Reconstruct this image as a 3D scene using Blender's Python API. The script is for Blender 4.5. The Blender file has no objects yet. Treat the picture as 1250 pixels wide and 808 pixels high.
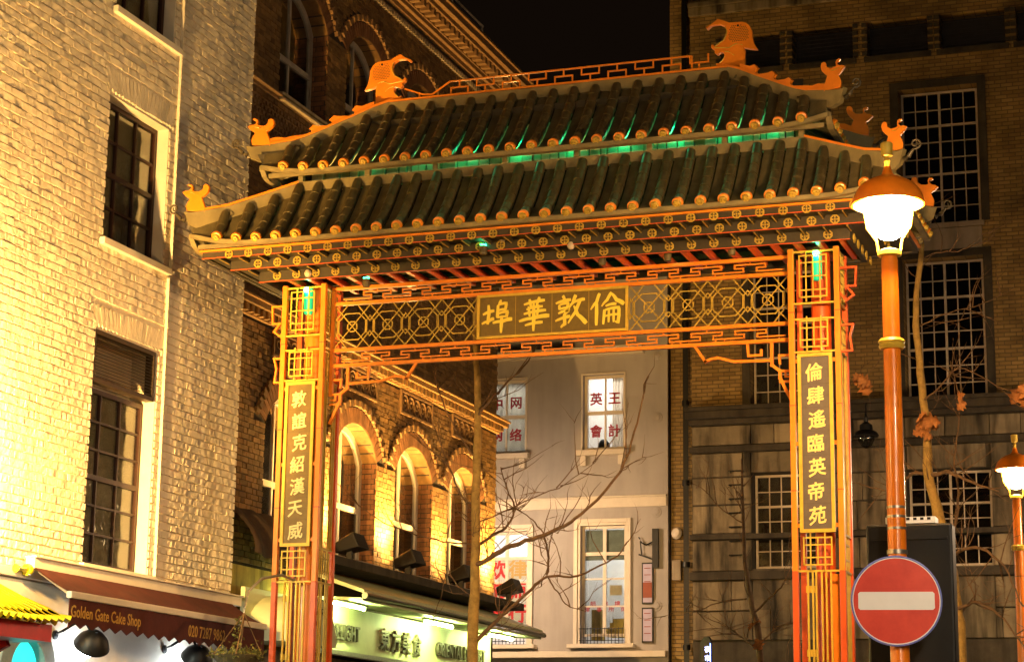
import bpy, math, random
from mathutils import Vector, Matrix
random.seed(7)
R = math.radians
V = Vector
scene = bpy.context.scene
col = scene.collection

# ------------------------------------------------------------------ camera
cam_d = bpy.data.cameras.new("camera")
cam = bpy.data.objects.new("camera", cam_d)
col.objects.link(cam)
scene.camera = cam
CAM = V((7.05, -20.955, 1.6))
yaw, pitch, roll = 0.34202, 0.21662, 0.01422
_f = V((-math.sin(yaw) * math.cos(pitch), math.cos(yaw) * math.cos(pitch), math.sin(pitch)))
_r = V((math.cos(yaw), math.sin(yaw), 0))
_u = _r.cross(_f)
_r2 = _r * math.cos(roll) + _u * math.sin(roll)
_u2 = _u * math.cos(roll) - _r * math.sin(roll)
cam.matrix_world = Matrix(((_r2.x, _u2.x, -_f.x, CAM.x), (_r2.y, _u2.y, -_f.y, CAM.y), (_r2.z, _u2.z, -_f.z, CAM.z), (0, 0, 0, 1)))
cam_d.sensor_width = 36
cam_d.lens = 36 * 2501.86 / 1250
cam_d.clip_end = 2000

# ------------------------------------------------------------------ night sky
world = bpy.data.worlds.new("World")
scene.world = world
world.use_nodes = True
wn = world.node_tree
wn.nodes.clear()
w_out = wn.nodes.new("ShaderNodeOutputWorld")
w_add = wn.nodes.new("ShaderNodeAddShader")
w_sky = wn.nodes.new("ShaderNodeTexSky")
w_sky.sky_type = 'NISHITA'
w_sky.sun_disc = False
w_sky.sun_elevation = R(-9)
w_sky.sun_rotation = R(200)
w_b1 = wn.nodes.new("ShaderNodeBackground")
w_b1.inputs[1].default_value = 0.05
w_b2 = wn.nodes.new("ShaderNodeBackground")          # the city's sky glow
w_b2.inputs[0].default_value = (0.0016, 0.0009, 0.0005, 1)
wn.links.new(w_sky.outputs[0], w_b1.inputs[0])
wn.links.new(w_b1.outputs[0], w_add.inputs[0])
wn.links.new(w_b2.outputs[0], w_add.inputs[1])
wn.links.new(w_add.outputs[0], w_out.inputs[0])
vs = scene.view_settings
vs.view_transform = 'Standard'
vs.look = 'None'
vs.gamma = 1
vs.use_curve_mapping = False
vs.exposure = 1.55
scene.cycles.use_denoising = True
scene.cycles.max_bounces = 6
scene.cycles.transparent_max_bounces = 12
scene.cycles.sample_clamp_indirect = 4
scene.cycles.caustics_reflective = False
scene.cycles.caustics_refractive = False

SODIUM = (1.0, 0.55, 0.15)
GREEN = (0.02, 1.0, 0.42)
# strengths of the place's lamps
W_FLOOD_WALL = 2400
W_LAMP = 290          # globe emission of the street lamps
W_BRICK_FLOOD = 340
W_GREEN = 1.5

# ------------------------------------------------------------------ materials
MATS = {}
def mat(name, c, rough=0.6, var=0.18, scale=6.0, bump=0.0, bscale=60.0, metal=0.0, c2=None, spec=0.4, island=0.0, coat=0.0, stain=0.0):
    m = bpy.data.materials.new(name)
    m.use_nodes = True
    nt = m.node_tree
    p = nt.nodes["Principled BSDF"]
    L = nt.links.new
    tc = nt.nodes.new("ShaderNodeTexCoord")
    no = nt.nodes.new("ShaderNodeTexNoise")
    no.inputs["Scale"].default_value = scale
    no.inputs["Detail"].default_value = 6
    no.inputs["Roughness"].default_value = 0.65
    geo = nt.nodes.new("ShaderNodeNewGeometry")
    L(geo.outputs["Position"], no.inputs["Vector"])
    mr = nt.nodes.new("ShaderNodeMapRange")
    mr.inputs[1].default_value = 0.3
    mr.inputs[2].default_value = 0.7
    mx = nt.nodes.new("ShaderNodeMix")
    mx.data_type = 'RGBA'
    L(no.outputs[0], mr.inputs[0])
    L(mr.outputs[0], mx.inputs[0])
    c2 = c2 or tuple(min(1, x * (1 + var)) for x in c)
    c1 = tuple(x * (1 - var) for x in c)
    mx.inputs[6].default_value = (*c1, 1)
    mx.inputs[7].default_value = (*c2, 1)
    out = mx.outputs[2]
    if stain:
        n2 = nt.nodes.new("ShaderNodeTexNoise")
        n2.inputs["Scale"].default_value = 1.0
        n2.inputs["Detail"].default_value = 8
        mp = nt.nodes.new("ShaderNodeMapping")
        mp.inputs["Scale"].default_value = (5.0, 5.0, 0.7)
        L(geo.outputs["Position"], mp.inputs[0])
        L(mp.outputs[0], n2.inputs["Vector"])
        r2 = nt.nodes.new("ShaderNodeMapRange")
        r2.inputs[1].default_value = 0.45
        r2.inputs[2].default_value = 0.7
        r2.inputs[3].default_value = 1.0
        r2.inputs[4].default_value = 1.0 - stain
        L(n2.outputs[0], r2.inputs[0])
        m3 = nt.nodes.new("ShaderNodeMix")
        m3.data_type = 'RGBA'
        m3.blend_type = 'MULTIPLY'
        m3.inputs[0].default_value = 1
        L(out, m3.inputs[6])
        L(r2.outputs[0], m3.inputs[7])
        out = m3.outputs[2]
    if island:
        oi = nt.nodes.new("ShaderNodeObjectInfo")
        ad = nt.nodes.new("ShaderNodeMath")
        ad.operation = 'ADD'
        L(geo.outputs["Random Per Island"], ad.inputs[0])
        L(oi.outputs["Random"], ad.inputs[1])
        fr = nt.nodes.new("ShaderNodeMath")
        fr.operation = 'FRACT'
        L(ad.outputs[0], fr.inputs[0])
        r3 = nt.nodes.new("ShaderNodeMapRange")
        r3.inputs[3].default_value = 1 - island
        r3.inputs[4].default_value = 1 + island * 0.6
        L(fr.outputs[0], r3.inputs[0])
        m4 = nt.nodes.new("ShaderNodeMix")
        m4.data_type = 'RGBA'
        m4.blend_type = 'MULTIPLY'
        m4.inputs[0].default_value = 1
        L(out, m4.inputs[6])
        L(r3.outputs[0], m4.inputs[7])
        out = m4.outputs[2]
    L(out, p.inputs["Base Color"])
    p.inputs["Roughness"].default_value = rough
    p.inputs["Metallic"].default_value = metal
    p.inputs["Specular IOR Level"].default_value = spec
    if coat:
        p.inputs["Coat Weight"].default_value = coat
        p.inputs["Coat Roughness"].default_value = 0.15
    if bump:
        nb = nt.nodes.new("ShaderNodeTexNoise")
        nb.inputs["Scale"].default_value = bscale
        nb.inputs["Detail"].default_value = 5
        L(geo.outputs["Position"], nb.inputs["Vector"])
        b = nt.nodes.new("ShaderNodeBump")
        b.inputs["Strength"].default_value = 1.0
        b.inputs["Distance"].default_value = bump
        L(nb.outputs[0], b.inputs["Height"])
        L(b.outputs[0], p.inputs["Normal"])
    MATS[name] = m
    return m

def emit(name, c, s):
    m = bpy.data.materials.new(name)
    m.use_nodes = True
    nt = m.node_tree
    p = nt.nodes["Principled BSDF"]
    p.inputs["Base Color"].default_value = (*[min(0.8, x) for x in c], 1)
    p.inputs["Emission Color"].default_value = (*c, 1)
    p.inputs["Emission Strength"].default_value = s
    return m

def glass(name, tint=(0.9, 0.9, 0.9), gloss=0.1, rough=0.03):
    m = bpy.data.materials.new(name)
    m.use_nodes = True
    nt = m.node_tree
    nt.nodes.clear()
    o = nt.nodes.new("ShaderNodeOutputMaterial")
    t = nt.nodes.new("ShaderNodeBsdfTransparent")
    t.inputs[0].default_value = (*tint, 1)
    g = nt.nodes.new("ShaderNodeBsdfGlossy")
    g.inputs["Roughness"].default_value = rough
    nz = nt.nodes.new("ShaderNodeTexNoise")
    nz.inputs["Scale"].default_value = 3
    geo = nt.nodes.new("ShaderNodeNewGeometry")
    bp = nt.nodes.new("ShaderNodeBump")
    bp.inputs["Distance"].default_value = 0.006
    nt.links.new(geo.outputs["Position"], nz.inputs["Vector"])
    nt.links.new(nz.outputs[0], bp.inputs["Height"])
    nt.links.new(bp.outputs[0], g.inputs["Normal"])
    fr = nt.nodes.new("ShaderNodeLayerWeight")
    fr.inputs[0].default_value = 0.25
    ma = nt.nodes.new("ShaderNodeMath")
    ma.operation = 'MULTIPLY_ADD'
    ma.inputs[1].default_value = 0.6
    ma.inputs[2].default_value = gloss
    nt.links.new(fr.outputs["Fresnel"], ma.inputs[0])
    mx = nt.nodes.new("ShaderNodeMixShader")
    nt.links.new(ma.outputs[0], mx.inputs[0])
    nt.links.new(t.outputs[0], mx.inputs[1])
    nt.links.new(g.outputs[0], mx.inputs[2])
    nt.links.new(mx.outputs[0], o.inputs[0])
    return m

def brickmat(name, c1, c2, mortar, bw, bh, axis):
    """far brickwork whose bricks are too small to pick apart; axis: which plane the wall lies in"""
    m = mat(name, c1, 0.85, 0.2, 3.0)
    nt = m.node_tree
    L = nt.links.new
    p = nt.nodes["Principled BSDF"]
    geo = nt.nodes.new("ShaderNodeNewGeometry")
    sp = nt.nodes.new("ShaderNodeSeparateXYZ")
    cb = nt.nodes.new("ShaderNodeCombineXYZ")
    L(geo.outputs["Position"], sp.inputs[0])
    L(sp.outputs[0 if axis == 'XZ' else 1], cb.inputs[0])
    L(sp.outputs[2], cb.inputs[1])
    bt = nt.nodes.new("ShaderNodeTexBrick")
    bt.inputs["Scale"].default_value = 1.0
    bt.inputs["Brick Width"].default_value = bw
    bt.inputs["Row Height"].default_value = bh
    bt.inputs["Mortar Size"].default_value = 0.009
    bt.inputs["Mortar Smooth"].default_value = 0.3
    bt.inputs["Color1"].default_value = (*c1, 1)
    bt.inputs["Color2"].default_value = (*c2, 1)
    bt.inputs["Mortar"].default_value = (*mortar, 1)
    L(cb.outputs[0], bt.inputs["Vector"])
    nz = nt.nodes.new("ShaderNodeTexNoise")
    nz.inputs["Scale"].default_value = 1.3
    nz.inputs["Detail"].default_value = 8
    L(geo.outputs["Position"], nz.inputs["Vector"])
    mr = nt.nodes.new("ShaderNodeMapRange")
    mr.inputs[1].default_value = 0.3
    mr.inputs[2].default_value = 0.7
    mr.inputs[3].default_value = 0.6
    mr.inputs[4].default_value = 1.3
    L(nz.outputs[0], mr.inputs[0])
    mm = nt.nodes.new("ShaderNodeMix")
    mm.data_type = 'RGBA'
    mm.blend_type = 'MULTIPLY'
    mm.inputs[0].default_value = 1
    L(bt.outputs["Color"], mm.inputs[6])
    L(mr.outputs[0], mm.inputs[7])
    L(mm.outputs[2], p.inputs["Base Color"])
    b = nt.nodes.new("ShaderNodeBump")
    b.invert = True
    b.inputs["Distance"].default_value = 0.01
    L(bt.outputs["Fac"], b.inputs["Height"])
    L(b.outputs[0], p.inputs["Normal"])
    return m

M = {}
M['white_paint'] = mat('white_painted_brick', (0.78, 0.69, 0.52), 0.75, 0.10, 2.2, 0.010, 22, island=0.05, stain=0.12)
M['cream_trim'] = mat('cream_painted_trim', (0.74, 0.68, 0.56), 0.6, 0.06, 5, 0.002, 60)
M['stock_brick'] = mat('yellow_stock_brick', (0.25, 0.135, 0.042), 0.85, 0.25, 9, 0.004, 80, island=0.38)
M['red_brick'] = mat('red_rubbed_brick', (0.24, 0.105, 0.04), 0.85, 0.25, 9, 0.004, 80, island=0.3)
M['mortar'] = mat('sooty_mortar', (0.055, 0.04, 0.025), 0.95, 0.25, 20)
M['terracotta'] = mat('terracotta', (0.21, 0.115, 0.045), 0.8, 0.25, 12, 0.004, 50)
M['stone_trim'] = mat('weathered_stone_trim', (0.36, 0.28, 0.18), 0.8, 0.25, 8, 0.003, 60, stain=0.4)
M['orange'] = mat('orange_gate_paint', (0.76, 0.225, 0.012), 0.38, 0.14, 5, 0.0012, 40, coat=0.25)
M['red'] = mat('red_gate_paint', (0.60, 0.085, 0.012), 0.4, 0.2, 5, coat=0.25)
M['gold'] = mat('gold_paint', (0.60, 0.40, 0.045), 0.42, 0.18, 9, metal=0.15)
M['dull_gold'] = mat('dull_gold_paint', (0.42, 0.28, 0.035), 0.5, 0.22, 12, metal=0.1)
M['bronze'] = mat('bronze_roof_metal', (0.125, 0.10, 0.046), 0.5, 0.3, 7, 0.002, 40, metal=0.25, stain=0.4)
M['bronze_tile'] = mat('bronze_tile_tube', (0.085, 0.068, 0.03), 0.45, 0.3, 10, 0.002, 30, metal=0.3, island=0.15)
M['tan'] = mat('tan_roof_board', (0.20, 0.16, 0.07), 0.6, 0.2, 5, 0.001, 40, stain=0.3)
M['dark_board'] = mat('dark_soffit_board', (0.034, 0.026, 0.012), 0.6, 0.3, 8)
M['plaque'] = mat('plaque_brown_ground', (0.098, 0.080, 0.066), 0.55, 0.15, 14)
M['plaque_gold'] = mat('plaque_olive_ground', (0.14, 0.092, 0.015), 0.5, 0.2, 12)
M['cream_char'] = mat('cream_lettering', (0.85, 0.72, 0.32), 0.5, 0.05)
M['pale_char'] = mat('pale_gold_lettering', (0.84, 0.66, 0.22), 0.5, 0.05)
M['gold_char'] = mat('bright_gold_lettering', (0.90, 0.68, 0.07), 0.45, 0.08)
M['scroll_iron'] = mat('dark_scroll_iron', (0.07, 0.055, 0.03), 0.5, 0.2)
M['grey_render'] = mat('grey_render', (0.37, 0.335, 0.31), 0.9, 0.08, 1.2, 0.002, 150, stain=0.12)
M['off_white'] = mat('off_white_joinery', (0.60, 0.52, 0.42), 0.55, 0.07, 6)
M['dark_joinery'] = mat('dark_brown_joinery', (0.045, 0.018, 0.012), 0.4, 0.2, 6)
M['pale_joinery'] = mat('worn_pale_joinery', (0.52, 0.43, 0.31), 0.6, 0.2, 6)
M['brick_dark'] = brickmat('brown_brick_far', (0.33, 0.21, 0.066), (0.22, 0.135, 0.042), (0.13, 0.09, 0.04), 0.225, 0.078, 'XZ')
M['ashlar'] = mat('sooty_ashlar', (0.21, 0.165, 0.10), 0.9, 0.45, 0.9, 0.006, 30, island=0.35, stain=0.9)
M['soot'] = mat('soot_black_ledge', (0.058, 0.046, 0.03), 0.9, 0.35, 3, 0.004, 30, stain=0.5)
M['apron'] = mat('stone_apron_panel', (0.33, 0.265, 0.19), 0.8, 0.15, 3, stain=0.4)
M['black'] = mat('black_metal', (0.005, 0.0045, 0.0045), 0.45, 0.2, 8)
M['louvre'] = mat('dark_louvre', (0.045, 0.028, 0.014), 0.5, 0.2, 6)
M['awning'] = mat('burgundy_canvas', (0.085, 0.018, 0.014), 0.8, 0.25, 4, 0.003, 25)
M['awning_text'] = mat('ochre_print', (0.55, 0.33, 0.06), 0.7, 0.05)
M['yellow_tile'] = mat('glazed_yellow_tile', (0.85, 0.72, 0.015), 0.25, 0.18, 12, coat=0.5)
M['kiosk_red'] = mat('red_kiosk_paint', (0.45, 0.012, 0.012), 0.4, 0.15)
M['teal'] = mat('teal_paint', (0.10, 0.42, 0.40), 0.5, 0.15)
M['grey_arch'] = mat('grey_green_arch', (0.22, 0.26, 0.24), 0.7, 0.2)
M['yellow_wall'] = mat('yellow_stained_render', (0.42, 0.30, 0.05), 0.85, 0.25, 4, stain=0.7)
M['pale_green'] = mat('pale_green_panel', (0.50, 0.53, 0.31), 0.5, 0.12, 3)
M['brushed'] = mat('brushed_metal', (0.35, 0.33, 0.28), 0.35, 0.15, 20, metal=0.8)
M['chrome_letter'] = mat('metal_letter', (0.16, 0.14, 0.11), 0.3, 0.2, 20, metal=0.6)
M['post'] = mat('orange_lamp_post_paint', (0.82, 0.205, 0.010), 0.34, 0.12, 6, coat=0.4)
M['sign_red'] = mat('sign_red', (0.70, 0.045, 0.022), 0.35, 0.14, 4, c2=(0.76, 0.07, 0.035))
M['sign_white'] = mat('sign_white', (0.90, 0.90, 0.93), 0.35, 0.03)
M['sign_blue'] = mat('sign_blue_rim', (0.16, 0.20, 0.62), 0.3, 0.1)
M['bark'] = mat('pale_bark', (0.36, 0.22, 0.055), 0.85, 0.35, 14, 0.006, 40)
M['bark_dark'] = mat('brown_twig_bark', (0.15, 0.085, 0.04), 0.85, 0.3, 14)
M['dead_leaf'] = mat('dead_leaf', (0.46, 0.18, 0.045), 0.7, 0.3, 20, island=0.3)
M['basket_leaf'] = mat('basket_leaf', (0.17, 0.16, 0.03), 0.7, 0.4, 20, island=0.5)
M['moss'] = mat('basket_moss', (0.09, 0.07, 0.03), 0.95, 0.3, 20)
M['asphalt'] = mat('asphalt', (0.05, 0.048, 0.046), 0.8, 0.25, 3, 0.004, 80)
M['paving'] = mat('paving_stone', (0.22, 0.20, 0.18), 0.85, 0.2, 2, 0.002, 60)
M['kerb'] = mat('granite_kerb', (0.26, 0.25, 0.24), 0.8, 0.2, 20)
M['window_print'] = mat('dark_red_print', (0.28, 0.012, 0.016), 0.6, 0.05)
M['poster'] = mat('white_window_poster', (0.82, 0.82, 0.84), 0.6, 0.02)
M['poster_red'] = mat('poster_red_print', (0.62, 0.02, 0.03), 0.6, 0.05)
M['poster_gold'] = mat('poster_gold_print', (0.62, 0.40, 0.14), 0.6, 0.05)
M['poster'] = mat('backlit_window_poster', (0.82, 0.82, 0.84), 0.6, 0.02)
M['blind'] = mat('pale_blind', (0.60, 0.50, 0.33), 0.8, 0.25, 2.5)
M['curtain'] = mat('beige_curtain', (0.42, 0.36, 0.28), 0.85, 0.2, 3)
def _translucent(m, fac):
    nt = m.node_tree
    p = nt.nodes["Principled BSDF"]
    t = nt.nodes.new("ShaderNodeBsdfTranslucent")
    t.inputs[0].default_value = (.75, .66, .54, 1)
    mx = nt.nodes.new("ShaderNodeMixShader")
    mx.inputs[0].default_value = fac
    nt.links.new(p.outputs[0], mx.inputs[1])
    nt.links.new(t.outputs[0], mx.inputs[2])
    nt.links.new(mx.outputs[0], nt.nodes["Material Output"].inputs[0])
_translucent(M['curtain'], .5)
_translucent(M['poster'], .6)
M['room'] = mat('room_wall', (0.62, 0.60, 0.57), 0.9, 0.08)
M['room_dark'] = mat('dark_room', (0.05, 0.045, 0.048), 0.9, 0.2)
M['lilac'] = mat('lilac_notice', (0.42, 0.36, 0.50), 0.6, 0.08)
M['brown_notice'] = mat('rust_notice', (0.26, 0.06, 0.03), 0.6, 0.1)
M['hood_cloth'] = mat('brown_folded_canvas', (0.055, 0.032, 0.016), 0.85, 0.3, 5, 0.01, 12)
M['rope'] = mat('wicker_rope', (0.22, 0.13, 0.05), 0.8, 0.3, 20)
M['glass'] = glass('window_glass', (0.85, 0.87, 0.85), 0.06)
M['glass_dark'] = glass('old_dark_glass', (0.55, 0.55, 0.55), 0.07, 0.06)
M['globe'] = emit('lit_lamp_globe', (1.0, 0.57, 0.21), W_LAMP * 1.25)
M['globe_left'] = emit('lit_lamp_globe_left', (1.0, 0.58, 0.22), W_LAMP * .8)
M['globe_white'] = emit('lit_lamp_globe_white', (1.0, 0.78, 0.52), W_LAMP)
M['globe_cross'] = emit('lit_lamp_globe_cross_street', (1.0, 0.68, 0.40), W_LAMP * .95)
M['globe_far'] = emit('lit_lamp_globe_dim', (1.0, 0.62, 0.28), 70)
M['green_lens'] = emit('green_led_lens', GREEN, 14)
M['green_tube'] = emit('green_glow_surface', (0.0, 0.62, 0.28), .22)  # also the glow that stands in for green light on the column core
M['flood_lens'] = emit('flood_lens', (1.0, 0.66, 0.25), 60)
M['tube_lamp'] = emit('fluorescent_tube', (0.80, 1.0, 0.33), 130)
M['shop_bulb'] = emit('shop_bulb', (0.80, 0.92, 1.0), 11)
M['room_lamp'] = emit('ceiling_lamp', (1.0, 0.86, 0.76), 16)
M['neon'] = emit('blue_neon', (0.15, 0.25, 1.0), 5)
M['neon_pink'] = emit('pink_neon', (0.9, 0.45, 1.0), 5)
M['neon_white'] = emit('white_neon', (0.42, 0.48, 1.0), 2.5)
M['teal_glow'] = emit('teal_backlit_panel', (0.02, 0.50, 0.44), 0.9)

# ------------------------------------------------------------------ mesh helpers
def frame(d, up=V((0, 0, 1))):
    d = d.normalized()
    if abs(d.dot(up)) > 0.98:
        up = V((0, 1, 0))
    s = d.cross(up).normalized()
    return s, s.cross(d).normalized()

class MB:
    def __init__(s):
        s.v, s.f, s.m, s.mi, s.log = [], [], [], 0, []
    def add(s, vs, fs):
        o = len(s.v)
        s.log.append((o, len(s.f)))
        s.v += [tuple(v) for v in vs]
        s.f += [tuple(i + o for i in f) for f in fs]
        s.m += [s.mi] * len(fs)
        return s
    def hexa(s, p):   # 8 points: bottom ring 0-3, top ring 4-7
        return s.add(p, [(3, 2, 1, 0), (4, 5, 6, 7), (0, 1, 5, 4), (1, 2, 6, 5), (2, 3, 7, 6), (3, 0, 4, 7)])
    def box(s, x0, x1, y0, y1, z0, z1):
        return s.hexa([(x0, y0, z0), (x1, y0, z0), (x1, y1, z0), (x0, y1, z0), (x0, y0, z1), (x1, y0, z1), (x1, y1, z1), (x0, y1, z1)])
    def fbox(s, F, u0, u1, z0, z1, d0, d1):
        return s.hexa([F(u0, z0, d0), F(u1, z0, d0), F(u1, z0, d1), F(u0, z0, d1), F(u0, z1, d0), F(u1, z1, d0), F(u1, z1, d1), F(u0, z1, d1)])
    def bar(s, a, b, w, h, up=V((0, 0, 1)), ext=0.0):
        a, b = V(a), V(b)
        d = (b - a)
        if d.length < 1e-6:
            return s
        x, y = frame(d, V(up))
        d = d.normalized()
        a = a - d * ext
        b = b + d * ext
        x = x * (w / 2)
        y = y * (h / 2)
        return s.hexa([a - x - y, a + x - y, a + x + y, a - x + y, b - x - y, b + x - y, b + x + y, b - x + y])
    def path(s, pts, w, h, up=V((0, 0, 1)), closed=False):
        n = len(pts)
        for i in range(n if closed else n - 1):
            s.bar(pts[i], pts[(i + 1) % n], w * (1 - 0.004 * (i % 3)), h * (1 - 0.004 * (i % 3)), up, w / 2 * 0.98)
        return s
    def tube(s, pts, r, n=8, cap=True):
        pts = [V(p) for p in pts]
        rs = r if isinstance(r, (list, tuple)) else [r] * len(pts)
        o = len(s.v)
        vs, fs = [], []
        prev = None
        for i, p in enumerate(pts):
            d = pts[min(i + 1, len(pts) - 1)] - pts[max(i - 1, 0)]
            if prev is None:
                x, y = frame(d)
            else:
                dn = d.normalized()
                x = (prev - dn * prev.dot(dn))
                if x.length < 1e-5:
                    x, y = frame(d)
                x = x.normalized()
                y = dn.cross(x)
            prev = x
            for k in range(n):
                a = 2 * math.pi * k / n
                vs.append(p + (x * math.cos(a) + y * math.sin(a)) * rs[i])
        for i in range(len(pts) - 1):
            for k in range(n):
                fs.append((i * n + k, i * n + (k + 1) % n, (i + 1) * n + (k + 1) % n, (i + 1) * n + k))
        if cap:
            fs.append(tuple(range(n))[::-1])
            fs.append(tuple((len(pts) - 1) * n + k for k in range(n)))
        return s.add(vs, fs)
    def lathe(s, prof, o, n=20, ax=V((0, 0, 1))):
        o, ax = V(o), V(ax).normalized()
        x, y = frame(ax)
        vs, fs = [], []
        for r, h in prof:
            for k in range(n):
                a = 2 * math.pi * k / n
                vs.append(o + ax * h + (x * math.cos(a) + y * math.sin(a)) * max(r, 1e-4))
        for i in range(len(prof) - 1):
            for k in range(n):
                fs.append((i * n + k, i * n + (k + 1) % n, (i + 1) * n + (k + 1) % n, (i + 1) * n + k))
        return s.add(vs, fs)
    def prism(s, poly, fn, d0, d1):
        """poly: outline in (a,b); fn(a,b,d) -> point"""
        n = len(poly)
        vs = [fn(a, b, d0) for a, b in poly] + [fn(a, b, d1) for a, b in poly]
        fs = [tuple(range(n))[::-1], tuple(range(n, 2 * n))] + [(i, (i + 1) % n, n + (i + 1) % n, n + i) for i in range(n)]
        return s.add(vs, fs)
    def grid(s, fn, nu, nv):
        vs = [fn(i / nu, j / nv) for j in range(nv + 1) for i in range(nu + 1)]
        fs = [(j * (nu + 1) + i, j * (nu + 1) + i + 1, (j + 1) * (nu + 1) + i + 1, (j + 1) * (nu + 1) + i) for j in range(nv) for i in range(nu)]
        return s.add(vs, fs)
    def mesh(s, name, mats, off=V((0, 0, 0)), smooth=False):
        me = bpy.data.meshes.new(name)
        me.from_pydata([(v[0] - off.x, v[1] - off.y, v[2] - off.z) for v in s.v], [], s.f)
        for m in (mats if isinstance(mats, (list, tuple)) else [mats]):
            me.materials.append(m)
        if any(s.m):
            me.polygons.foreach_set("material_index", s.m)
        if smooth:
            me.polygons.foreach_set("use_smooth", [True] * len(me.polygons))
        me.update()
        return me
    def parts(s, name, mats, parent, smooth=False, bevel=0.0):
        """one object for each shape that was added"""
        out = []
        for k, (v0, f0) in enumerate(s.log):
            v1, f1 = s.log[k + 1] if k + 1 < len(s.log) else (len(s.v), len(s.f))
            q = MB()
            q.add(s.v[v0:v1], [tuple(i - v0 for i in f) for f in s.f[f0:f1]])
            out.append(q.build(name, mats, parent, smooth, bevel))
        return out
    def build(s, name, mats, parent=None, smooth=False, bevel=0.0, at=None):
        off = base(parent)
        loc = V(at) if at else V((0, 0, 0))
        me = s.mesh(name, mats, off if parent else loc, smooth)
        o = bpy.data.objects.new(name, me)
        col.objects.link(o)
        if parent:
            o.parent = parent
        else:
            o.location = loc
        if smooth and smooth != 'all':
            try:
                me.set_sharp_from_angle(angle=R(40))
            except Exception:
                pass
        if bevel:
            b = o.modifiers.new("bevel", 'BEVEL')
            b.width = bevel
            b.segments = 2
            b.limit_method = 'ANGLE'
        return o

def base(o):
    p = V((0, 0, 0))
    while o is not None:
        p = p + V(o.location)
        o = o.parent
    return p

def tag(o, label=None, cat=None, group=None, kind=None):
    if label: o["label"] = label
    if cat: o["category"] = cat
    if group: o["group"] = group
    if kind: o["kind"] = kind
    return o

def thing(name, label, cat, loc, group=None):
    o = bpy.data.objects.new(name, None)
    o.empty_display_size = 0.3
    col.objects.link(o)
    o.location = loc
    return tag(o, label, cat, group)

def piece(name, me, parent, loc, rot=None, scale=None, m4=None):
    o = bpy.data.objects.new(name, me)
    col.objects.link(o)
    o.parent = parent
    if m4 is not None:
        mm = Matrix.Translation(-base(parent)) @ m4
        l, q, s = mm.decompose()
        o.location = l
        o.rotation_euler = q.to_euler()
        o.scale = s
    else:
        o.location = V(loc) - base(parent)
        if rot: o.rotation_euler = rot
        if scale: o.scale = scale
    return o

def copy_tree(o, parent=None):
    c = o.copy()
    col.objects.link(c)
    c.parent = parent
    for ch in list(o.children):
        copy_tree(ch, c)
    return c

def lamp(name, kind, loc, power, color, parent=None, size=0.1, target=None, spot=None, blend=0.6):
    d = bpy.data.lights.new(name, kind)
    d.energy = power
    d.color = color
    if kind in ('POINT', 'SPOT'):
        d.shadow_soft_size = size
    if kind == 'AREA':
        d.size = size
    if spot:
        d.spot_size = R(spot)
        d.spot_blend = blend
    o = bpy.data.objects.new(name, d)
    col.objects.link(o)
    if parent:
        o.parent = parent
        o.location = V(loc) - base(parent)
    else:
        o.location = loc
    if target is not None:
        o.rotation_euler = (V(target) - V(loc)).to_track_quat('-Z', 'Y').to_euler()
    return o

def facade(o, u, n):
    o, u, n = V(o), V(u), V(n)
    return lambda a, z, d=0.0: o + u * a + V((0, 0, z)) + n * d

def text_mesh(txt, size, extrude=0.004, bold=0.0, xs=1.0, spacing=1.0, shear=0.0, fat=0.0):
    """the outline of a line of writing as a mesh: centred, in its own x-y plane"""
    cu = bpy.data.curves.new("writing", 'FONT')
    cu.body = txt
    cu.size = size
    cu.extrude = extrude
    cu.offset = bold
    cu.space_character = spacing
    cu.resolution_u = 2
    cu.align_x = 'CENTER'
    cu.align_y = 'CENTER'
    ob = bpy.data.objects.new("writing", cu)
    col.objects.link(ob)
    dg = bpy.context.evaluated_depsgraph_get()
    me = bpy.data.meshes.new_from_object(ob.evaluated_get(dg))
    bpy.data.objects.remove(ob)
    bpy.data.curves.remove(cu)
    xs_, ys_ = [v.co.x for v in me.vertices], [v.co.y for v in me.vertices]
    if xs_:
        cx, cy = (min(xs_) + max(xs_)) / 2, (min(ys_) + max(ys_)) / 2
        for v in me.vertices:
            v.co.x = (v.co.x - cx) * xs
            v.co.y = v.co.y - cy + shear * v.co.x
    if fat:   # heavier strokes: the same outline laid over itself, a hair apart
        q = MB()
        pv, pf = [v.co.copy() for v in me.vertices], [tuple(p.vertices) for p in me.polygons]
        for k, (dx, dy) in enumerate(((-1, -.4), (1, .4), (-.4, 1), (.4, -1), (0, 0))):
            q.add([(v.x + dx * fat, v.y + dy * fat, v.z * (1 + .03 * k)) for v in pv], pf)
        me = q.mesh("writing", [])
    return me

def place_text(name, me, m, parent, F, u, z, d, flip=1):
    """F facade; letters face along the facade's normal"""
    me.materials.clear()
    me.materials.append(m)
    o0, ux, nz = F(0, 0, 0), F(1, 0, 0) - F(0, 0, 0), F(0, 0, 1) - F(0, 0, 0)
    p = F(u, z, d)
    m4 = Matrix(((ux.x * flip, 0, nz.x, p.x), (ux.y * flip, 0, nz.y, p.y), (ux.z * flip, 1, nz.z, p.z), (0, 0, 0, 1)))
    me2 = me
    for v in me2.vertices:
        v.co = m4 @ v.co - base(parent)
    o = bpy.data.objects.new(name, me2)
    col.objects.link(o)
    o.parent = parent
    return o

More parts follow.
